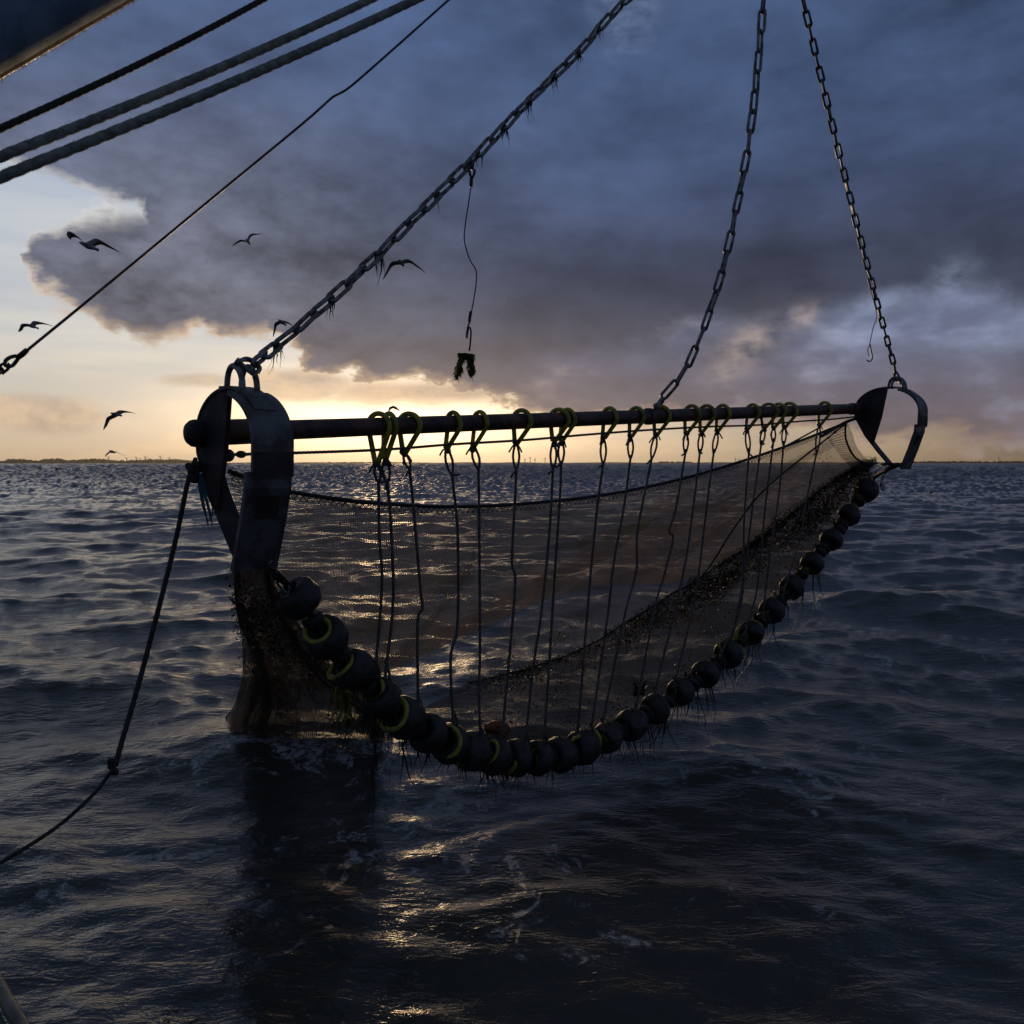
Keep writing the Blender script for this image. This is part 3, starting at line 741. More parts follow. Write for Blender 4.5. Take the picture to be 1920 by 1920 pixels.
for i, (px, dl, path) in enumerate(DR):
    c = beam_at(px - 6); rr = BEAM_R + 0.0165 + random.uniform(0, 0.006); R_ = random.Random(i)
    root = thing('dropper_rope', f'{ORD[i]} yellow hose loop with hanging rope, counting from the near left shoe', 'dropper rope', c, 'droppers hanging from the trawl beam')
    skew = R_.uniform(-0.015, 0.03)
    tie = c - Vector((0, 0, dl)) + bdir * (-0.02 + skew * 0.5) - nrm * (0.012 if i < 2 else 0.04)
    lp = [tie + nrm * 0.012 + Vector((0, 0, 0.0))]
    for t in np.linspace(-25, 205, 15):
        a = math.radians(t); lp.append(c + nrm * rr * math.cos(a) + upv * rr * math.sin(a) + bdir * skew * math.cos(a))
    lp.append(tie - nrm * 0.012)
    mb = MB(); tube(mb, resample(lp, n=44), 0.0155 * R_.uniform(0.92, 1.05), 9); mb.build('hose_loop', M['hose'], root)
    mb = MB()
    for k in range(4):
        q = tie + Vector((R_.uniform(-.012, .012), R_.uniform(-.012, .012), R_.uniform(-.028, .012)))
        ball(mb, q, R_.uniform(0.014, 0.021), (1, 1, R_.uniform(0.7, 1.2)))
    for k in range(2):
        e = Vector((R_.uniform(-1, 1), R_.uniform(-.3, .3), -0.6)).normalized()
        rope(mb, [tie, tie + e * 0.03, tie + e * R_.uniform(.04, .07) + Vector((0, 0, -.02))], 0.006, 7)
    mb.build('knot', M['rope'], root)
    pts = [onp(x, y, 0.0) for x, y in path]
    eye_b = pts[0]; eye_len = (tie - eye_b).length
    mid = tie.lerp(eye_b, 0.5); w = min(0.03, eye_len * 0.22)
    mb = MB(); rope(mb, [tie, mid + bflat * w * 0.6 + nrm * w * 0.4, eye_b, mid - bflat * w * 0.6 - nrm * w * 0.4], 0.0085, 8, closed=True)
    e = (bflat * R_.uniform(-1, 1) + Vector((0, 0, R_.uniform(-.8, .1)))).normalized()
    rope(mb, [eye_b, eye_b + e * 0.03, eye_b + e * R_.uniform(0.03, 0.075)], 0.008, 8)
    mb.build('rope_eye', M['rope'], root)
    mb = MB(); rope(mb, [eye_b + (tie - eye_b) * 0.05] + pts, 0.0095, 8)
    e = pts[-1]; rope(mb, [e + Vector((0, 0, .1)), e + bflat * 0.03 + Vector((0, 0, .03)), e + bflat * 0.035 - Vector((0, 0, .05))], 0.009, 8)
    mb.build('hanging_rope', M['rope'], root)

# ================================================================== the net
def net_material(name, c, pitch, frac, haze=0.0, weed=0.0):
    m = bpy.data.materials.new(name); m.use_nodes = True; t = m.node_tree; X.T = t
    b = t.nodes['Principled BSDF']; uvn = t.nodes.new('ShaderNodeUVMap')
    sp = t.nodes.new('ShaderNodeSeparateXYZ')
    g = t.nodes.new('ShaderNodeTexCoord')
    wv = t.nodes.new('ShaderNodeVectorMath'); wv.operation = 'ADD'
    nz = t.nodes.new('ShaderNodeTexNoise'); t.links.new(uvn.outputs[0], nz.inputs['Vector']); nz.inputs['Scale'].default_value = 3.0; nz.inputs['Detail'].default_value = 3
    sc = t.nodes.new('ShaderNodeVectorMath'); sc.operation = 'SCALE'; sc.inputs['Scale'].default_value = pitch * 1.5
    t.links.new(nz.outputs['Color'], sc.inputs[0]); t.links.new(uvn.outputs[0], wv.inputs[0]); t.links.new(sc.outputs[0], wv.inputs[1])
    t.links.new(wv.outputs[0], sp.inputs[0])
    u = X(sp.outputs[0]) / pitch; v = X(sp.outputs[1]) / pitch
    fu = X.op('FRACT', u); fv = X.op('FRACT', v)
    du = X.op('ABSOLUTE', fu - 0.5); dv = X.op('ABSOLUTE', fv - 0.5)
    strand = X.op('GREATER_THAN', du.max(dv), 0.5 - frac / 2)
    clog = noise(g.outputs['Object'], 2.3, 6, 0.65)
    film = X.op('GREATER_THAN', noise(uvn.outputs[0], 30.0, 2, 0.5) + clog * 0.7, 0.5 + 0.62 - haze)
    alpha = strand.max(film)
    if weed: alpha = alpha.max(X.op('GREATER_THAN', noise(g.outputs['Object'], 16.0, 5, 0.7) * 0.6 + clog * 0.4, 0.72 - weed))
    col = mixc(clog.sst(0.4, 0.65), (*c, 1), (*(x * 0.55 for x in c), 1)); t.links.new(col, b.inputs['Base Color'])
    b.inputs['Roughness'].default_value = 0.5
    tr = t.nodes.new('ShaderNodeBsdfTranslucent'); t.links.new(col, tr.inputs[0])
    mx = t.nodes.new('ShaderNodeMixShader'); mx.inputs[0].default_value = 0.45
    t.links.new(b.outputs[0], mx.inputs[1]); t.links.new(tr.outputs[0], mx.inputs[2])
    tp = t.nodes.new('ShaderNodeBsdfTransparent'); m2 = t.nodes.new('ShaderNodeMixShader')
    t.links.new(alpha.k, m2.inputs[0]); t.links.new(tp.outputs[0], m2.inputs[1]); t.links.new(mx.outputs[0], m2.inputs[2])
    t.links.new(m2.outputs[0], t.nodes['Material Output'].inputs[0])
    return m

def net_surface(name, rows, m, parent, nu=110, nv=40, wob=0.02, closed=False, seedn=0, pleat=0.0):
    """rows: list of polylines (world points); surface interpolated through them"""
    G = np.stack([resample(r, n=nu, closed=closed) for r in rows])          # k x nu x 3
    cols = np.stack([resample(G[:, j], n=nv) if len(rows) > 2 else np.linspace(G[0, j], G[1, j], nv) for j in range(G.shape[1])], 1)
    ph = np.random.default_rng(seedn).uniform(0, 6, 6)
    uu = np.linspace(0, 1, cols.shape[1])[None, :]; vv = np.linspace(0, 1, nv)[:, None]
    edge = np.sin(np.pi * vv) ** 0.5
    w = (np.sin(uu * 17 + vv * 5 + ph[0]) + 0.6 * np.sin(uu * 31 - vv * 9 + ph[1]) + 0.5 * np.sin(uu * 9 + vv * 13 + ph[2])) * wob * edge
    cols[..., 1] += w; cols[..., 2] += w * 0.2
    nuu = cols.shape[1]
    if pleat:                      # gathered folds running down the bag
        cen = cols.mean(axis=1, keepdims=True); an = np.arange(nuu) / nuu * 2 * math.pi
        pl = 1 + pleat * 2.2 * (np.sin(11 * an + 1.2) + 0.7 * np.sin(17 * an + 3) + 0.5 * np.sin(5 * an))[None, :, None]
        cols = cen + (cols - cen) * pl
    su_ = np.zeros((nv, nuu)); su_[:, 1:] = np.cumsum(np.linalg.norm(np.diff(cols, axis=1), axis=2), 1)
    sv_ = np.zeros((nv, nuu)); sv_[1:] = np.cumsum(np.linalg.norm(np.diff(cols, axis=0), axis=2), 0)
    su_ = su_[nv // 2][None, :] * np.ones((nv, 1)); sv_ = sv_[:, nuu // 3][:, None] * np.ones((1, nuu))
    mb = MB(); f = []
    for i in range(nv - 1):
        for j in range(nuu if closed else nuu - 1):
            k = (j + 1) % nuu; f.append((i * nuu + j, i * nuu + k, (i + 1) * nuu + k, (i + 1) * nuu + j))
    mb.add(cols.reshape(-1, 3), f); o = mb.build(name, m, parent)
    uvl = o.data.uv_layers.new(name='UVMap'); li = np.zeros(len(o.data.loops), np.int32); o.data.loops.foreach_get('vertex_index', li)
    uv = np.stack([su_.ravel()[li], sv_.ravel()[li]], 1); uvl.data.foreach_set('uv', uv.ravel().astype(np.float32))
    return o, cols

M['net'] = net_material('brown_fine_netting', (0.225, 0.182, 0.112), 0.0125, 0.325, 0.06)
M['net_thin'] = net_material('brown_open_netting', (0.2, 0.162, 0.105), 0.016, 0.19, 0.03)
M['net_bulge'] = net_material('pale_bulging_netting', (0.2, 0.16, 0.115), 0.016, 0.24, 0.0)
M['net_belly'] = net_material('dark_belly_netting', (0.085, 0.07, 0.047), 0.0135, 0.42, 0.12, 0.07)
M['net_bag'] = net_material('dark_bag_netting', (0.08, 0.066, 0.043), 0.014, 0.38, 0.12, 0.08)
net = thing('trawl_net', 'brown fine mesh trawl net hanging behind the beam into the sea', 'net', onp(850, 950, 0.3))

def R3(lst, o0):                   # px, py, metres behind the beam plane
    return [onp(a[0], a[1], a[2] if len(a) > 2 else o0) for a in lst]
Hpts = [(430, 884, .0), (500, 908, .12), (560, 925, .2), (700, 943, .3), (850, 950, .35), (1000, 943, .35), (1150, 925, .3), (1300, 892, .2), (1450, 845, .1), (1560, 803, .03), (1590, 789, .0)]
Hrow = R3(Hpts, 0)
mb = MB(); rope(mb, Hrow, 0.013, 9); mb.build('headline', M['rope_dark'], net)
r1 = R3([(452, 1010, .4), (520, 1020, .5), (600, 1030, .6), (720, 1045, .7), (850, 1040, .75), (1000, 1020, .75), (1150, 985, .6), (1300, 940, .45), (1450, 885, .25), (1560, 838, .1), (1597, 815, .05)], 0)
r2 = R3([(470, 1140, 1.0), (540, 1160, 1.1), (620, 1170, 1.2), (720, 1160, 1.25), (850, 1125, 1.2), (1000, 1075, 1.1), (1150, 1022, .9), (1300, 978, .6), (1450, 922, .35), (1560, 868, .15), (1607, 842, .05)], 0)
r3 = R3([(490, 1290, 1.9), (570, 1292, 1.9), (650, 1288, 1.85), (720, 1260, 1.7), (830, 1212, 1.5), (960, 1150, 1.3), (1110, 1100, 1.0), (1290, 1085, .65), (1450, 992, .4), (1560, 905, .2), (1632, 866, .05)], 0)
_, netA = net_surface('upper_panel', [Hrow, r1, r2, r3], M['net'], net, 150, 60, 0.05)
f0 = R3([(640, 1270, 1.6), (800, 1195, 1.35), (960, 1112, 1.1), (1100, 1030, .85), (1210, 955, .6), (1300, 905, .4)], 0)
f1 = R3([(640, 1298, 1.5), (800, 1232, 1.3), (960, 1156, 1.05), (1100, 1075, .85), (1215, 985, .62), (1310, 918, .4)], 0)
net_surface('folded_edge', [f0, f1], M['net_thin'], net, 90, 10, 0.015, seedn=4)
for k_, (c0, c1) in enumerate([([(1560, 822), (1400, 905), (1250, 965), (1080, 1010)], 16), ([(1500, 862), (1350, 940), (1180, 1010), (1000, 1085)], 20), ([(560, 930), (610, 1030), (640, 1130), (650, 1230)], 14),
                                ([(700, 950), (735, 1050), (740, 1150), (700, 1250)], 18), ([(1440, 915), (1330, 1000), (1240, 1050), (1130, 1090)], 14), ([(900, 955), (880, 1050), (820, 1140), (730, 1235)], 16)]):
    fa = R3([(x, y, .75 if y > 1000 else .35) for x, y in c0], 0); fb = R3([(x + 4, y + c1, .70 if y > 1000 else .3) for x, y in c0], 0)
    net_surface('net_fold', [fa, fb], M['net_thin'], net, 40, 6, 0.01, seedn=20 + k_)
Wp = [(880, 1280, .75), (1000, 1250, .7), (1100, 1212, .65), (1200, 1150, .6), (1320, 1078, .5), (1440, 998, .35), (1550, 910, .18), (1638, 862, .05)]
Wrow = R3(Wp, 0)
t0_ = R3([(900, 1200, 1.2), (1000, 1145, 1.1), (1100, 1085, .95), (1180, 1030, .85), (1280, 990, .7), (1400, 930, .45), (1520, 880, .25), (1625, 860, .05)], 0)
net_surface('open_mesh_panel', [t0_, Wrow], M['net_thin'], net, 90, 20, 0.02, seedn=6)
Grow = [onp(x, y, 0.1) for x, y in BOB[4:]]
m_ = R3([(790, 1330, .5), (980, 1345, .5), (1100, 1310, .45), (1200, 1258, .4), (1310, 1185, .35), (1430, 1090, .25), (1540, 980, .14), (1632, 885, .05)], 0)
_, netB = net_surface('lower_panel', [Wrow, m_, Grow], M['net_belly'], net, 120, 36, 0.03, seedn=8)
# gathered bag under the near shoe, trailing aft into the water
def ring(xl, yl, xr, yr, off, thick, n=16):
    d = plane_depth((xl + xr) / 2, (yl + yr) / 2, off); a = at(xl, yl, d); b = at(xr, yr, d); c = (a + b) / 2; e = (b - a) / 2
    fw = Vector((-0.25, 1, 0)).normalized()
    return [c + e * math.cos(t) + fw * thick * math.sin(t) for t in np.linspace(0, 2 * math.pi, n, endpoint=False)]
bag_rows = [ring(440, 1040, 500, 1062, .05, .08), ring(442, 1095, 525, 1130, .3, .11), ring(452, 1155, 572, 1200, .8, .2), ring(468, 1215, 628, 1265, 1.4, .3), ring(476, 1275, 672, 1312, 2.0, .4),
            ring(462, 1330, 712, 1350, 2.7, .5), ring(436, 1378, 745, 1392, 3.2, .55), ring(440, 1425, 750, 1435, 3.7, .5)]
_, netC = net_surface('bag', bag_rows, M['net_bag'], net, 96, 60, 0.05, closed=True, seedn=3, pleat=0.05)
bul = [ring(480, 1245, 530, 1255, 1.9, .12), ring(464, 1295, 545, 1300, 2.4, .25), ring(436, 1340, 560, 1345, 2.9, .35), ring(436, 1382, 570, 1385, 3.3, .35), ring(465, 1440, 560, 1440, 3.8, .25)]
net_surface('bag_bulge', bul, M['net_bulge'], net, 40, 30, 0.02, closed=True, seedn=5)
# ropes sewn to the net
mb = MB(); rope(mb, Wrow, 0.007, 8); mb.build('belly_rope', M['rope_dark'], net)
mb = MB(); rope(mb, R3([(1588, 792), (1560, 815), (1440, 912, .02), (1380, 985, .1), (1318, 1078, .3), (1262, 1112, .45), (1180, 1165, .6)], 0), 0.009, 8); mb.build('diagonal_rope', M['rope_dark'], net)
mb = MB(); rope(mb, R3([(1540, 800), (1500, 822), (1466, 840, .05)], 0), 0.0085, 8); mb.build('lashing', M['rope'], net)
wing = R3([(1586, 790), (1585, 815), (1590, 835), (1603, 857), (1622, 868), (1645, 868)], 0)
mb = MB(); rope(mb, wing, 0.011, 8); mb.build('wing_rope', M['rope_dark'], net)
mb = MB(); rope(mb, [fn_r(-0.02, -0.1, 0)] + R3([(1590, 790), (1570, 800), (1540, 818)], 0), 0.016, 9); mb.build('wing_lashing', M['rope_dark'], net)
# coarse selvedge meshes at the far wing and along the headline: real twine
def twine_grid(P, nu_, nv_, r, name, zig=True):
    G = resample_grid(P, nu_, nv_); mb = MB()
    for j in range(nu_):
        for i in range(nv_ - 1):
            k = min(max(j + ((1 if (i + j) % 2 else -1) if zig else 0), 0), nu_ - 1)
            if k != j or not zig: tube(mb, [G[i][j], G[i + 1][k]], r, 4, caps=False)
    return mb.build(name, M['rope_dark'], net)
def resample_grid(P, nu_, nv_):
    a = resample(P[0], n=nu_); b = resample(P[1], n=nu_)
    return [[a[j] + (b[j] - a[j]) * i / (nv_ - 1) for j in range(nu_)] for i in range(nv_)]
twine_grid([wing, R3([(1545, 815), (1556, 828), (1566, 842), (1578, 858), (1596, 876), (1612, 884)], 0.03)], 30, 3, 0.003, 'wing_meshes', False)
low = [p + Vector((0, 0.03, -0.05)) for p in Hrow]
twine_grid([Hrow, low], 300, 3, 0.0024, 'headline_meshes')
mb = MB(); rope(mb, [fn_l(0.46, -0.60, .1), onp(505, 1100, 0.2), onp(540, 1180, .4), onp(600, 1270, .8), onp(690, 1340, 1.0)], 0.014, 8); mb.build('bag_rope', M['rope_dark'], net)

# ================================================================== weed
def ribbon(mb, p, length, w, R_, droop=1.0, lean=(0, 0, 0), n=7):
    p = Vector(p); d = Vector((lean[0], lean[1], lean[2] - droop)).normalized(); side = Vector((math.cos(R_.uniform(0, 6.28)), math.sin(R_.uniform(0, 6.28)), 0)).normalized()
    v = []; f = []; c = p.copy()
    for i in range(n):
        t = i / (n - 1); ww = w * (0.6 + 0.6 * math.sin(min(1, t * 1.3 + 0.15) * math.pi)) * (1 - 0.75 * t)
        q = d.cross(side).normalized() * (0.22 * ww)
        v += [c - side * ww, c + q, c + side * ww, c - q]
        c = c + d * length / (n - 1); d = (d + Vector((R_.uniform(-.42, .42), R_.uniform(-.42, .42), R_.uniform(-.3, .0)))).normalized()
        side = (side + Vector((R_.uniform(-.3, .3), R_.uniform(-.3, .3), 0))).normalized()
    for i in range(n - 1):
        for j in range(4): k = (j + 1) % 4; f.append((4 * i + j, 4 * i + k, 4 * i + 4 + k, 4 * i + 4 + j))
    mb.add([list(x) for x in v], f)
def weed(p, label, n=6, length=.2, w=.007, m='weed', spread=.03, sd=0, group='weed caught in the fishing gear', lean=(0, 0, 0)):
    R_ = random.Random(sd); mb = MB(); p = Vector(p)
    for _ in range(n):
        q = p + Vector((R_.uniform(-1, 1) * spread, R_.uniform(-1, 1) * spread * .6, R_.uniform(-.4, .6) * spread))
        ribbon(mb, q, length * R_.uniform(.45, 1.1), w * R_.uniform(.6, 1.2), R_, lean=(lean[0] + R_.uniform(-.15, .15), lean[1] + R_.uniform(-.1, .1), lean[2]))
    return tag(mb.build('seaweed', M[m], origin=tuple(p)), label, 'seaweed', group)
# on the near chain
for i, (px, py, n, ln) in enumerate([(536, 640, 3, .11), (628, 560, 5, .1), (712, 478, 6, .14), (826, 366, 2, .09), (908, 282, 2, .12), (952, 236, 6, .1), (994, 192, 5, .12), (1046, 140, 4, .1), (1082, 104, 4, .11), (1124, 60, 4, .12)]):
    k = int(np.argmin([abs((960 + F * p[0] / (p[1] * CT - (p[2] - CAM_H) * ST)) - px) for p in ch1_pts])); 
    weed(ch1_pts[k], f'{ORD[i]} tuft of weed up the near slanting chain, counting from the left shoe', n * 2, ln * 1.3, .005, 'weed_red' if i in (5, 7, 1) else 'weed', .022, 40 + i, 'weed tufts on the near chain')
# under the rollers
wl_ = [(4, 5, .3), (5, 7, .2), (6, 8, .16), (7, 8, .18), (8, 10, .2), (9, 12, .24), (10, 8, .16), (11, 6, .14), (12, 7, .16), (13, 6, .14), (14, 9, .28), (15, 12, .42), (16, 5, .3), (17, 6, .5), (18, 9, .3), (19, 5, .45), (20, 5, .4), (21, 5, .35), (22, 4, .5), (1, 6, .25), (2, 8, .3), (3, 8, .4)]
for i, n, ln in wl_:
    weed(bobp[i] - Vector((0, 0, .06)), f'dark weed hanging under the {ORD[i] if i < 20 else ["twenty-first", "twenty-second", "twenty-third"][i-20]} roller from the near shoe', n * 2, ln * 1.25, .0065, 'weed', .10, 80 + i, 'weed hanging under the rollers')
weed(onp(705, 1395, .1), 'long dark weed strand trailing from the rollers below the first dropper', 3, .75, .007, 'weed', .02, 130)
weed(onp(757, 1390, .1), 'long dark weed strand trailing below the third dropper', 3, .6, .008, 'weed', .02, 131)
weed(onp(1198, 1330, .05) + Vector((0, 0, .1)), 'pointed black rag of weed standing up on the rollers', 9, .22, .02, 'weed', .04, 133, lean=(0, 0, 2.0))
weed(onp(860, 668, .0), 'green weed clump hanging from the hook in mid air', 1, .01, .001, 'weed_green', .01, 1) if False else None
weed(onp(640, 1300, .7), 'green weed bunch caught beside the fourth roller', 16, .3, .012, 'weed_green', .07, 135)
weed(onp(735, 1300, .4), 'yellow green weed strip beside the fifth roller', 8, .22, .014, 'weed_green', .06, 136)
for i in range(2, 25):
    if i in (10, 15): continue
    nm = ORD[i] if i < 20 else ['twenty-first', 'twenty-second', 'twenty-third', 'twenty-fourth', 'twenty-fifth'][i - 20]
    weed((bobp[i] + bobp[i + 1]) / 2 + Vector((0, 0, .05)), f'tangled weed scraps on top of the ground rope after the {nm} roller', 22, .13, .013, 'weed' if i % 3 else 'weed_green', .075, 300 + i, 'weed scraps between the rollers', lean=(0, 0, .8))
# weed scattered over the belly and bag: a mass nobody could count
mb = MB(); R_ = random.Random(5)
def scatter(G, n, ln, w, sel):
    nv_, nu_ = G.shape[:2]
    for _ in range(n):
        i, j = R_.randrange(nv_), R_.randrange(nu_)
        if not sel(i / nv_, j / nu_): continue
        ribbon(mb, G[i, j] + np.array([0, -0.012, 0]), ln * R_.uniform(.4, 1.3), w * R_.uniform(.5, 1.3), R_, lean=(R_.uniform(-1, 1), R_.uniform(-.2, .1), R_.uniform(-.2, .9)), n=4)
def flake(c, r):
    a_ = np.array([R_.gauss(0, 1) for _ in range(3)]); b_ = np.array([R_.gauss(0, 1) for _ in range(3)]); k = r * R_.uniform(.5, 1.4)
    a_ *= k / np.linalg.norm(a_); b_ *= k * R_.uniform(.3, .8) / np.linalg.norm(b_)
    n_ = np.cross(a_, b_); n_ *= 0.0015 / (np.linalg.norm(n_) + 1e-9)
    mb.add([c - a_, c - b_ + n_, c + a_, c + b_ + n_], [(0, 1, 2), (0, 2, 3), (0, 3, 1), (1, 3, 2)])
def mass(G, v, u, n, su_, sv_, r):
    nv_, nu_ = G.shape[:2]
    for _ in range(n):
        i = int(np.clip((v + R_.gauss(0, sv_)) * nv_, 0, nv_ - 1)); j = int(np.clip((u + R_.gauss(0, su_)) * nu_, 0, nu_ - 1))
        flake(G[i, j] + np.array([R_.gauss(0, .02), -.015 + R_.gauss(0, .015), R_.gauss(0, .02)]), r)
for _ in range(130):               # along the belly rope, heavier towards the far wing
    u = R_.random() ** 0.6; mass(netB, R_.uniform(-.02, .14 + .6 * u * u), u, int(110 + 230 * u), .014 + .03 * R_.random(), .04 + .07 * R_.random(), .0095)
for _ in range(30):
    u = R_.uniform(.72, 1.0); mass(netA, R_.uniform(.9, 1.0), u, 110, .012, .03, .0095)
for _ in range(26): mass(netB, R_.uniform(.3, 1.0), R_.random(), 26, .02, .05, .012)
for _ in range(60): mass(netC, R_.uniform(.08, .85), R_.random(), 130, .03, .06, .0105)
scatter(netC, 260, .10, .004, lambda v, u: 0.05 < v < .8)
scatter(netB, 1500, .10, .003, lambda v, u: v < .1 + .5 * u)
scatter(netA, 300, .03, .003, lambda v, u: v > .6)
tag(mb.build('net_weed', M['weed']), 'dark tangled weed stuck over the lower net', 'seaweed', kind='stuff')
mb = MB()
for cx_, cy_, n in ((960, 1235, 14), (1000, 1262, 16), (1040, 1195, 10), (1062, 1198, 12), (1110, 1205, 8), (1075, 1170, 6), (1210, 1150, 8), (1260, 1105, 8), (1090, 1160, 5)):
    for _ in range(n):
        p = onp(cx_ + R_.gauss(0, 13), cy_ + R_.gauss(0, 9), .62); ribbon(mb, p, R_.uniform(.03, .09), .008, R_, lean=(R_.uniform(-1, 1), 0, R_.uniform(0, 1.3)), n=4)
tag(mb.build('leafy_weed', M['weed_green']), 'scraps of bright green weed clinging to the open mesh panel', 'seaweed', kind='stuff')

# orange lump caught on the rollers
mb = MB(); c = onp(932, 1366, .12)
for k in range(9):
    a = k / 9 * 6.28; ball(mb, c + Vector((math.cos(a) * .055, math.sin(a) * .02, .012 * math.sin(2 * a))), .038, (1, .8, .8))
ball(mb, c + Vector((0, 0, .02)), .06, (1.15, .7, .62))
for k in range(6): ribbon(mb, c + Vector((-.07 + .028 * k, -.02, -.02)), .1, .012, R_)
tag(mb.build('jellyfish', M['orange'], origin=tuple(c)), 'small orange brown jelly lump draped over the rollers', 'jellyfish')

# water drops on the net and dripping below
mb = MB(); R_ = random.Random(21)
def drop(p, r): 
    p = Vector(p); v = [p + Vector(x) * r for x in ((1, 0, 0), (-1, 0, 0), (0, 1, 0), (0, -1, 0), (0, 0, 1.2), (0, 0, -1.2))]
    mb.add([list(x) for x in v], [(0, 2, 4), (2, 1, 4), (1, 3, 4), (3, 0, 4), (2, 0, 5), (1, 2, 5), (3, 1, 5), (0, 3, 5)])
for G, n in ((netA, 420), (netC, 260), (netB, 160)):
    for _ in range(n):
        i, j = R_.randrange(G.shape[0]), R_.randrange(G.shape[1]); drop(G[i, j] + np.array([0, -.015, 0]), R_.uniform(.0016, .0042))
for _ in range(420):
    k = R_.randrange(len(bobp)); p = bobp[k] - Vector((0, 0, R_.uniform(.1, 1.1))); drop(p + Vector((R_.uniform(-.12, .12), R_.uniform(-.3, .3), 0)), R_.uniform(.0015, .0035))
mw = bpy.data.materials.new('water_drop'); mw.use_nodes = True; b = mw.node_tree.nodes['Principled BSDF']
b.inputs['Base Color'].default_value = (.8, .85, .9, 1); b.inputs['Roughness'].default_value = .05; b.inputs['Transmission Weight'].default_value = 1.0; b.inputs['IOR'].default_value = 1.33
tag(mb.build('water_drops', mw), 'tiny water drops on the net and falling from the rollers', 'water drops', kind='stuff')

# ================================================================== hanging wires on the chains
p0 = at(884, 292, 5.15); pw = thing('pendant_wire', 'thin kinked wire pendant hanging from the near chain', 'wire', p0)
k0 = int(np.argmin([abs((960 + F * p[0] / (p[1] * CT - (p[2] - CAM_H) * ST)) - 884) for p in ch1_pts])); dch = Vector(ch1_pts[k0])
DD = (dch.y * CT - (dch.z - CAM_H) * ST)
q = lambda x, y: at(x, y, DD)
mb = MB(); tube(mb, resample([dch, q(885, 300), q(885, 318)], n=8), .012, 8); tube(mb, resample([q(880, 318), q(881, 326), q(885, 333), q(889, 326), q(890, 318)], n=12), .008, 7); tube(mb, [q(884, 334), q(883.5, 342), q(883, 350)], .011, 8); mb.build('swivel', M['wire'], pw)
mb = MB(); tube(mb, resample([q(883, 350), q(878, 385), q(872, 425), q(871, 452), q(880, 485), q(892, 506), q(893, 528), q(889, 558), q(884, 585)], step=.012), .0042, 6); mb.build('wire', M['wire'], pw)
mb = MB(); tube(mb, resample([q(883, 584), q(881, 594), q(880, 604)], n=6), .010, 7); tube(mb, resample([q(881, 602), q(876, 618), q(875, 636), q(877, 622), q(880, 612), q(883, 622), q(882, 640), q(880, 658)], n=30), .0055, 7); mb.build('hook', M['wire'], pw)
mb = MB(); R_ = random.Random(77)
for (x0, y0, x1, y1) in ((868, 662, 857, 704), (880, 664, 886, 700), (866, 662, 882, 664)):
    for t in np.linspace(0, 1, 26):
        p = q(x0 + (x1 - x0) * t, y0 + (y1 - y0) * t)
        for k in range(5): ribbon(mb, p + Vector((R_.uniform(-.018, .018), R_.uniform(-.02, .02), 0)), R_.uniform(.02, .05), .008, R_, lean=(R_.uniform(-.6, .6), R_.uniform(-.6, .6), .2), n=4)
tag(mb.build('seaweed', M['weed_green'], origin=tuple(q(870, 662))), 'green weed clump folded over the hook of the pendant wire', 'seaweed')
k3 = int(np.argmin([abs((960 - F * ((p[2] - CAM_H) * CT + p[1] * ST) / (p[1] * CT - (p[2] - CAM_H) * ST)) - 560) for p in ch3_pts])); p3 = Vector(ch3_pts[k3]); D3 = p3.y * CT - (p3.z - CAM_H) * ST
q = lambda x, y: at(x, y, D3)
sn = thing('snap_hook', 'small snap hook dangling on a thin line beside the far chain', 'hook', q(1642, 595))
mb = MB(); tube(mb, resample([p3, q(1632, 540), q(1644, 590), q(1638, 612), q(1633, 634), q(1631, 645)], step=.02), .0045, 5); mb.build('line', M['wire'], sn)
mb = MB(); tube(mb, resample([q(1631, 645), q(1634, 660), q(1636, 671), q(1631, 678), q(1625, 675)], n=16), .0065, 6); tube(mb, resample([q(1631, 646), q(1627, 656), q(1629, 668)], n=8), .004, 5); mb.build('hook', M['wire'], sn)

# ================================================================== ropes of the boat
def fuzz(root, pts, r, n, ln, sd, m='fuzz', side=None):
    R_ = random.Random(sd); P = resample(pts, n=900); mb = MB()
    for _ in range(n):
        p = Vector(P[R_.randrange(len(P))]); d = Vector((R_.gauss(0, 1), R_.gauss(0, 1), R_.gauss(0, 1))).normalized()
        a = p + d * r * .9; e = (d + Vector((R_.gauss(0, .5), R_.gauss(0, .5), R_.gauss(0, .5)))).normalized(); s = e.orthogonal().normalized() * .0005
        l = ln * R_.uniform(.4, 1.2); b_ = a + e * l
        mb.add([list(a - s), list(a + s), list(b_), list(a + e.cross(s))], [(0, 1, 2), (1, 3, 2), (3, 0, 2)])
    o = mb.build('fuzz', M[m], root); o['kind'] = 'stuff'; return o
def boat_rope(name, label, a, b, r, m, lob=3, nf=500, sd=1, cat='rope'):
    root = thing(name, label, cat, a); mb = MB(); d = b - a
    pts = [a + d * t + Vector((0, 0, -.012 * math.sin(math.pi * min(max(t, 0), 1)))) for t in np.linspace(-.5, 2.6, 24)]
    if lob: rope(mb, pts, r, 14, lob, step=r * .4, amp=0.12)
    else: tube(mb, resample(pts, n=60), r, 14)
    mb.build('strand', M[m], root)
    if nf: fuzz(root, pts, r, nf, .007, sd)
    return root
boat_rope('mooring_rope', 'dark rope, uppermost of three ropes crossing the top left sky', at(-40, 260, 1.75), at(560, -38, 2.5), .0075, 'rope_dark', 3, 260, 2)
boat_rope('mooring_rope', 'thick grey green twisted rope, middle of three crossing the top left sky', at(-40, 310, 1.6), at(760, -32, 2.4), .0098, 'rope_green', 3, 5200, 3)
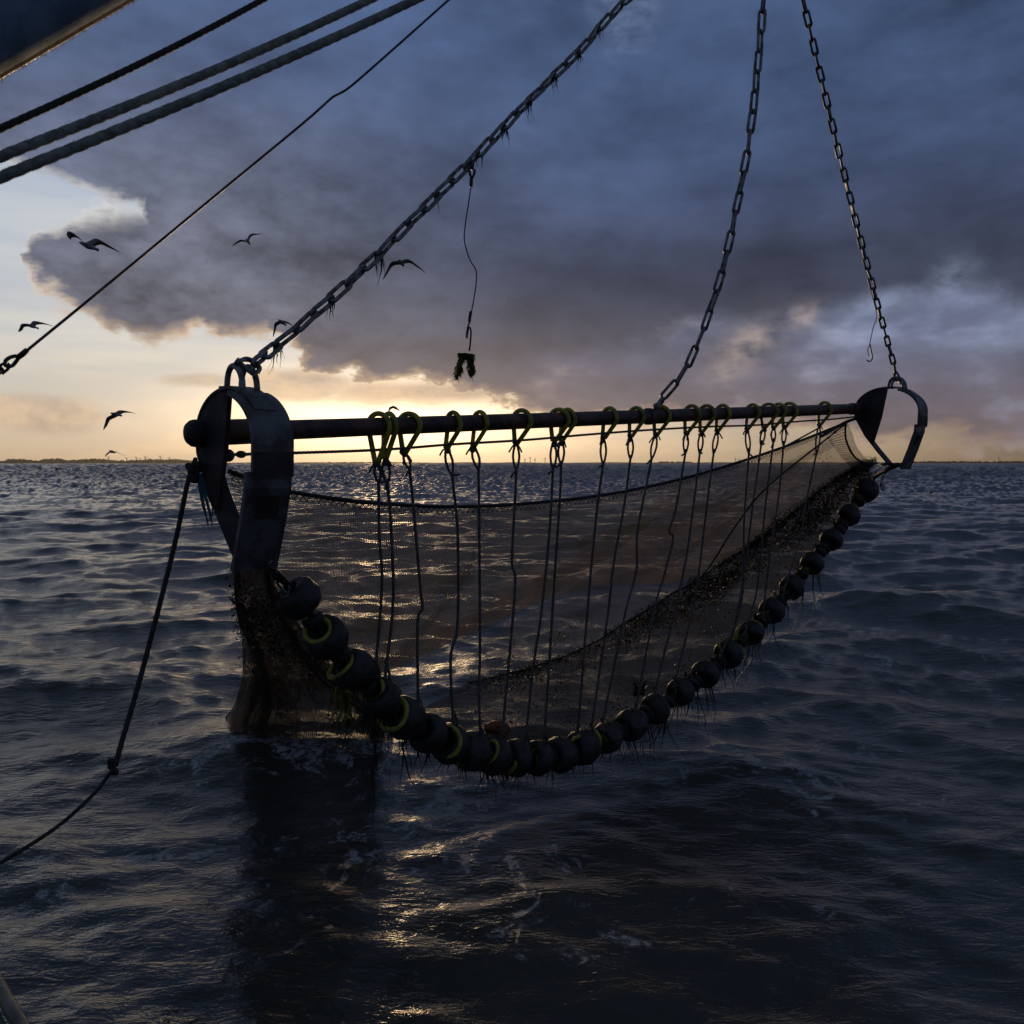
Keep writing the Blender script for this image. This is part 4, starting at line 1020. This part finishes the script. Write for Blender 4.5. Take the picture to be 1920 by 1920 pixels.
boat_rope('mooring_rope', 'thick grey green twisted rope, lowest of three crossing the top left sky', at(-40, 349, 1.6), at(850, -34, 2.4), .0104, 'rope_green', 3, 5200, 4)
# spar in the corner
ba, bb = at(-120, 97, 1.9), at(330, -138, 2.5)
bo = thing('boom_spar', 'big dark navy spar in the top left corner with gold lit edge', 'spar', ba)
mb = MB(); tube(mb, [ba + (bb - ba) * t for t in np.linspace(-.3, 1.4, 40)], .09, 32); mb.build('spar', M['boom'], bo)
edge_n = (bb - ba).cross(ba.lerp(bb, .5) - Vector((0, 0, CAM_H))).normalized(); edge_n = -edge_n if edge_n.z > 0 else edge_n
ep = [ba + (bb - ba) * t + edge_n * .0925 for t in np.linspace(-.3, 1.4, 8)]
mb = MB(); rope(mb, ep, .005, 9); mb.build('rim_light_rope', M['fuzz'], bo); fuzz(bo, ep, .005, 5000, .012, 14)  # straw rope added along the silhouette to stand for the spar's sunlit rim
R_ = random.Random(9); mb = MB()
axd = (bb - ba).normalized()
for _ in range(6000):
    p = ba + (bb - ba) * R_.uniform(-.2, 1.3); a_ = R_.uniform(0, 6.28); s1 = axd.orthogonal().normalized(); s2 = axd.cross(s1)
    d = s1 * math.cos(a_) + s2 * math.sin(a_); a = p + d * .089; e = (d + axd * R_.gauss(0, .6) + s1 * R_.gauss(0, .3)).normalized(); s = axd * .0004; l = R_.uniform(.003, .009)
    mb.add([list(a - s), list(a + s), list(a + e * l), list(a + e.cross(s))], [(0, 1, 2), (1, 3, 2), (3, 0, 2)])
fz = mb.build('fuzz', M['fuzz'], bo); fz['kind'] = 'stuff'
# thin wire with thimble and shackle
wa = at(55, 654, 2.6); dpt = lambda t: 2.6 + .9 * t
wr = thing('stay_wire', 'thin wire with a thimble eye, crossing the left sky below the ropes', 'wire', wa)
wp = [at(x, y, dpt((x - 55) / 800)) for x, y in ((52, 656), (200, 535), (400, 370), (560, 238), (606, 198), (622, 183), (634, 177), (660, 160), (740, 90), (850, -8), (920, -70), (1400, -495))]
mb = MB(); tube(mb, resample(wp, step=.03), .0043, 8); mb.build('wire', M['wire'], wr)
mb = MB(); tube(mb, [at(34, 670, 2.6), at(42, 664, 2.6), at(51, 656, 2.6)], [.008, .0085, .0075], 9); mb.build('ferrule', M['wire'], wr)
mb = MB(); tube(mb, resample([at(35, 669, 2.6), at(22, 669, 2.59), at(11, 676, 2.58), at(10, 685, 2.58), at(18, 687, 2.59), at(25, 684, 2.6)], n=24, closed=True), .0055, 8, closed=True); mb.build('thimble', M['wire'], wr)
shackle(wr, at(9, 688, 2.6), at(20, 680, 2.6) - at(9, 688, 2.6), .016, .009, 1.2, m='wire')
chain(wr, [at(4, 691, 2.6), at(-30, 716, 2.55)], link_mesh(.03, .007, .021), .03, .4, .1, 3)
# frayed rope from the near shoe down to the boat
rl = [fn_l(-.09, -.13, 0), at(352, 905, 4.5), at(330, 1010, 4.45), at(290, 1170, 4.35), at(255, 1300, 4.25), at(230, 1385, 4.15), at(216, 1436, 4.1)]
hr = thing('hauling_rope', 'dark hauling rope from the near shoe to a knot and away to the left edge', 'rope', rl[0])
mb = MB(); rope(mb, rl, .0125, 10); mb.build('upper_rope', M['rope_dark'], hr)
mb = MB()
for k in range(9): ball(mb, at(213 + random.uniform(-7, 7), 1436 + random.uniform(-12, 12), 4.1), .013, (1, 1, 1.2))
mb.build('knot', M['rope_dark'], hr)
mb = MB(); rope(mb, [at(213, 1440, 4.1), at(180, 1484, 4.0), at(120, 1540, 3.85), at(60, 1582, 3.7), at(-30, 1636, 3.5)], .0085, 9); mb.build('lower_rope', M['rope_dark'], hr)
fuzz(hr, rl[3:], .0125, 160, .03, 9, 'weed'); 
mb = MB(); R_ = random.Random(31)
for k in range(12): ball(mb, at(362 + R_.uniform(-9, 12), 885 + R_.uniform(-14, 14), 4.5), R_.uniform(.012, .026))
mb.build('lashing', M['rope_dark'], hr)
tb_ = MB()
for k in range(7):
    x = 374 + k * 2; rope(tb_, [at(x - 6, 888, 4.5), at(x, 920, 4.5), at(x + 6 + k, 950 + 6 * (k % 3), 4.5), at(x + 12 + 2 * (k % 2), 968 + 9 * (k % 3), 4.5)], .0035, 6)
tag(tb_.build('blue_twine', M['rope_blue'], origin=tuple(at(374, 890, 4.5))), 'frayed wet blue twine hanging from the lashing on the near shoe', 'twine')
# gunwale of the boat in the bottom left corner
ra, rb = at(-88, 1700, 2.25), at(74, 1985, 1.65)
gw = thing('boat_gunwale', 'green boat side with a worn rail in the bottom left corner', 'boat', ra)
mb = MB(); tube(mb, [ra + (rb - ra) * t for t in np.linspace(-.6, 1.5, 30)], .0145, 14); mb.build('rail', M['rail'], gw)
mb = MB(); sl = Vector((-1, 0, 0)); dn = Vector((-.12, 0, -1)); d = rb - ra; a, b_ = ra - d * .6, ra + d * 1.5
v = [a, b_, b_ + sl * .5, a + sl * .5, a + dn * 1.1, b_ + dn * 1.1, b_ + sl * .5 + dn * 1.1, a + sl * .5 + dn * 1.1]
v = [x + Vector((-.02, 0, -.012)) for x in v]
mb.add([list(x) for x in v], [(0, 1, 2, 3), (4, 7, 6, 5), (0, 4, 5, 1), (2, 6, 7, 3), (1, 5, 6, 2), (0, 3, 7, 4)]); mb.build('hull_side', M['hull'], gw, smooth=False)

# ================================================================== gulls
def gull(cx_, cy_, D, body, wl, wr, chord, label, bw=1.0, tail=(0, 0)):
    """body: (head dx,dy, tail dx,dy) px; wl / wr: wing points px from the shoulder; chord: screen chord per point (dx,dy) px"""
    k = D / F; c = at(cx_, cy_, D); ex = Vector((1, 0, 0)); ez = Vector((0, ST, CT)); ey = Vector((0, CT, -ST))
    loc = lambda x, y, z=0: c + ex * (x * k) - ez * (y * k) + ey * z
    mb = MB(); h = Vector((body[0], body[1])); t = Vector((body[2], body[3])); dep = .09
    prof = [(0, .004), (.05, .009), (.1, .022), (.17, .03), (.25, .034), (.36, .05), (.5, .056), (.65, .046), (.8, .026), (.92, .03), (1, .026)]
    P = [loc(h.x + (t.x - h.x) * u, h.y + (t.y - h.y) * u, dep * (2 * u - 1)) for u, _ in prof]
    tube(mb, P, [r * bw for _, r in prof], 10)
    for w in (wl, wr):
        n = len(w); pts = np.array([list(loc(x, y, z)) for x, y, z, *_ in w]); S = resample(pts, n=14)
        ch = np.interp(np.linspace(0, 1, 14), np.linspace(0, 1, n), [q[3] for q in w])
        v = []; f = []
        cd = (ex * chord[0] - ez * chord[1] + ey * chord[2]).normalized()
        for i, p in enumerate(S):
            p = Vector(p); l = ch[i]; th = .012 * (1 - .8 * i / 13)
            nn = Vector((0, 0, 1)) if abs(cd.z) < .8 else Vector((1, 0, 0))
            v += [p - cd * l * .25, p + nn * th, p + cd * l * .75, p - nn * th]
        for i in range(13):
            for j in range(4): q_ = (j + 1) % 4; f.append((4 * i + j, 4 * i + q_, 4 * i + 4 + q_, 4 * i + 4 + j))
        f.append((52, 53, 54, 55)); mb.add([list(x) for x in v], f)
    return tag(mb.build('gull', M['gull'], origin=tuple(c)), label, 'gull', 'gulls flying round the trawl')
G_ = gull
G_(160, 460, 19, (-9, -4, 22, 7), [(-2, -3, 0, .1), (-9, -12, -.05, .1), (-18, -19, -.1, .12), (-26, -20, -.12, .17), (-29, -14, -.1, .13)], [(2, -2, 0, .16), (10, -8, .05, .17), (18, -13, .1, .16), (30, -8, .15, .1), (56, 7, .2, .03)], (.25, .55, .8), 'large gull with drooped wing tip in front of the left cumulus head', 1.15)
G_(464, 452, 34, (-2, -4, 4, 6), [(0, 0, 0, .14), (-8, -2, .05, .14), (-15, -3, .1, .12), (-24, 1, .15, .08), (-32, 6, .2, .03)], [(0, 0, 0, .14), (3, -9, .0, .14), (8, -14, .05, .13), (15, -15, .1, .08), (24, -15, .1, .03)], (.15, .3, .9), 'small gull high up with one wing raised, between thin wire and near chain', 1.0)
G_(751, 492, 22, (-3, -4, 5, 5), [(0, -1, 0, .16), (-9, -1, 0, .16), (-18, 1, .05, .14), (-26, 13, .1, .1), (-35, 29, .15, .03)], [(2, -1, 0, .16), (9, -4, 0, .15), (16, -5, .05, .14), (28, 2, .1, .08), (47, 17, .15, .02)], (.1, .4, .85), 'gull with arched wings just below the near chain', 1.0)
G_(527, 604, 26, (-4, -4, 8, 5), [(0, -2, 0, .15), (-6, 0, 0, .15), (-12, 3, .05, .14), (-15, 14, .1, .1), (-17, 26, .1, .03)], [(2, -2, 0, .15), (9, -1, 0, .14), (16, 2, .05, .1), (24, 8, .1, .06), (30, 14, .1, .02)], (.2, .4, .85), 'gull partly hidden behind the lower links of the near chain', 1.0)
G_(56, 611, 28, (-7, -3, 14, 4), [(0, -2, 0, .15), (-9, -3, 0, .14), (-17, -2, .05, .13), (-21, 3, .1, .12), (-25, 9, .1, .05)], [(3, -2, 0, .17), (7, -7, 0, .16), (12, -8, .05, .1), (24, -6, .1, .05), (38, -2, .15, .02)], (.35, .55, .7), 'gull near the left edge above the thimble of the thin wire', 1.0)
G_(215, 777, 25, (-6, -2, 11, 2), [(0, 0, 0, .15), (-8, 4, 0, .14), (-15, 7, .05, .13), (-20, 16, .1, .1), (-25, 28, .12, .02)], [(2, -1, 0, .16), (7, -5, 0, .15), (12, -7, .05, .1), (22, -6, .1, .05), (35, -3, .12, .02)], (.3, .5, .8), 'gull with swept wings low over the left shore trees', 1.0)
G_(210, 847, 34, (-4, -2, 4, 2), [(0, 0, 0, .12), (-6, 1, 0, .12), (-11, 4, .05, .1), (-16, 9, .1, .03)], [(1, 0, 0, .12), (7, 0, 0, .12), (13, 3, .05, .09), (24, 8, .1, .03)], (.05, .25, .95), 'small gull skimming just above the left shore', 1.0)
G_(741, 765, 36, (-6, -4, 7, 4), [(0, 0, 0, .15), (-6, -2, 0, .15), (-11, 0, .05, .14), (-13, 4, .1, .1), (-14, 8, .1, .04)], [(2, 0, 0, .15), (6, 3, 0, .15), (10, 8, .05, .12), (13, 13, .1, .05)], (.4, .4, .7), 'small gull in the bright glow just above the beam', 1.0)
G_(107, 879, 45, (-3, -1, 3, 1), [(0, 0, 0, .12), (-2, 1, 0, .12), (-4, 4, .05, .05)], [(0, 0, 0, .12), (5, -1, 0, .1), (11, -1, .05, .03)], (.1, .3, .9), 'tiny dark gull low over the water below the left shore', 1.0)
G_(1745, 922, 30, (-4, 3, 5, -1), [(0, 0, 0, .12), (-2, 3, 0, .12), (-6, 5, .05, .05)], [(1, 0, 0, .12), (5, -3, 0, .1), (11, -5, .05, .03)], (.1, .3, .9), 'tiny pale gull over the dark water right of the far shoe', 1.0)

# ================================================================== haze: the air over the sea
mh = bpy.data.materials.new('haze_air'); mh.use_nodes = True; t = mh.node_tree; t.nodes.clear()
pv_ = t.nodes.new('ShaderNodeVolumePrincipled'); pv_.inputs['Color'].default_value = (0.9, 0.88, 0.85, 1); pv_.inputs['Density'].default_value = 4e-5; pv_.inputs['Anisotropy'].default_value = 0.6
om = t.nodes.new('ShaderNodeOutputMaterial'); t.links.new(pv_.outputs[0], om.inputs['Volume'])
mb = MB(); x0, x1, y0, y1, z0, z1 = -10500, 10500, -2500, 10500, -2, 90
mb.add([(x, y, z) for z in (z0, z1) for x, y in ((x0, y0), (x1, y0), (x1, y1), (x0, y1))], [(3, 2, 1, 0), (4, 5, 6, 7), (0, 1, 5, 4), (1, 2, 6, 5), (2, 3, 7, 6), (3, 0, 4, 7)])
tag(mb.build('haze', mh, smooth=False), 'thin bright sea haze under the horizon sky', 'haze', kind='stuff')
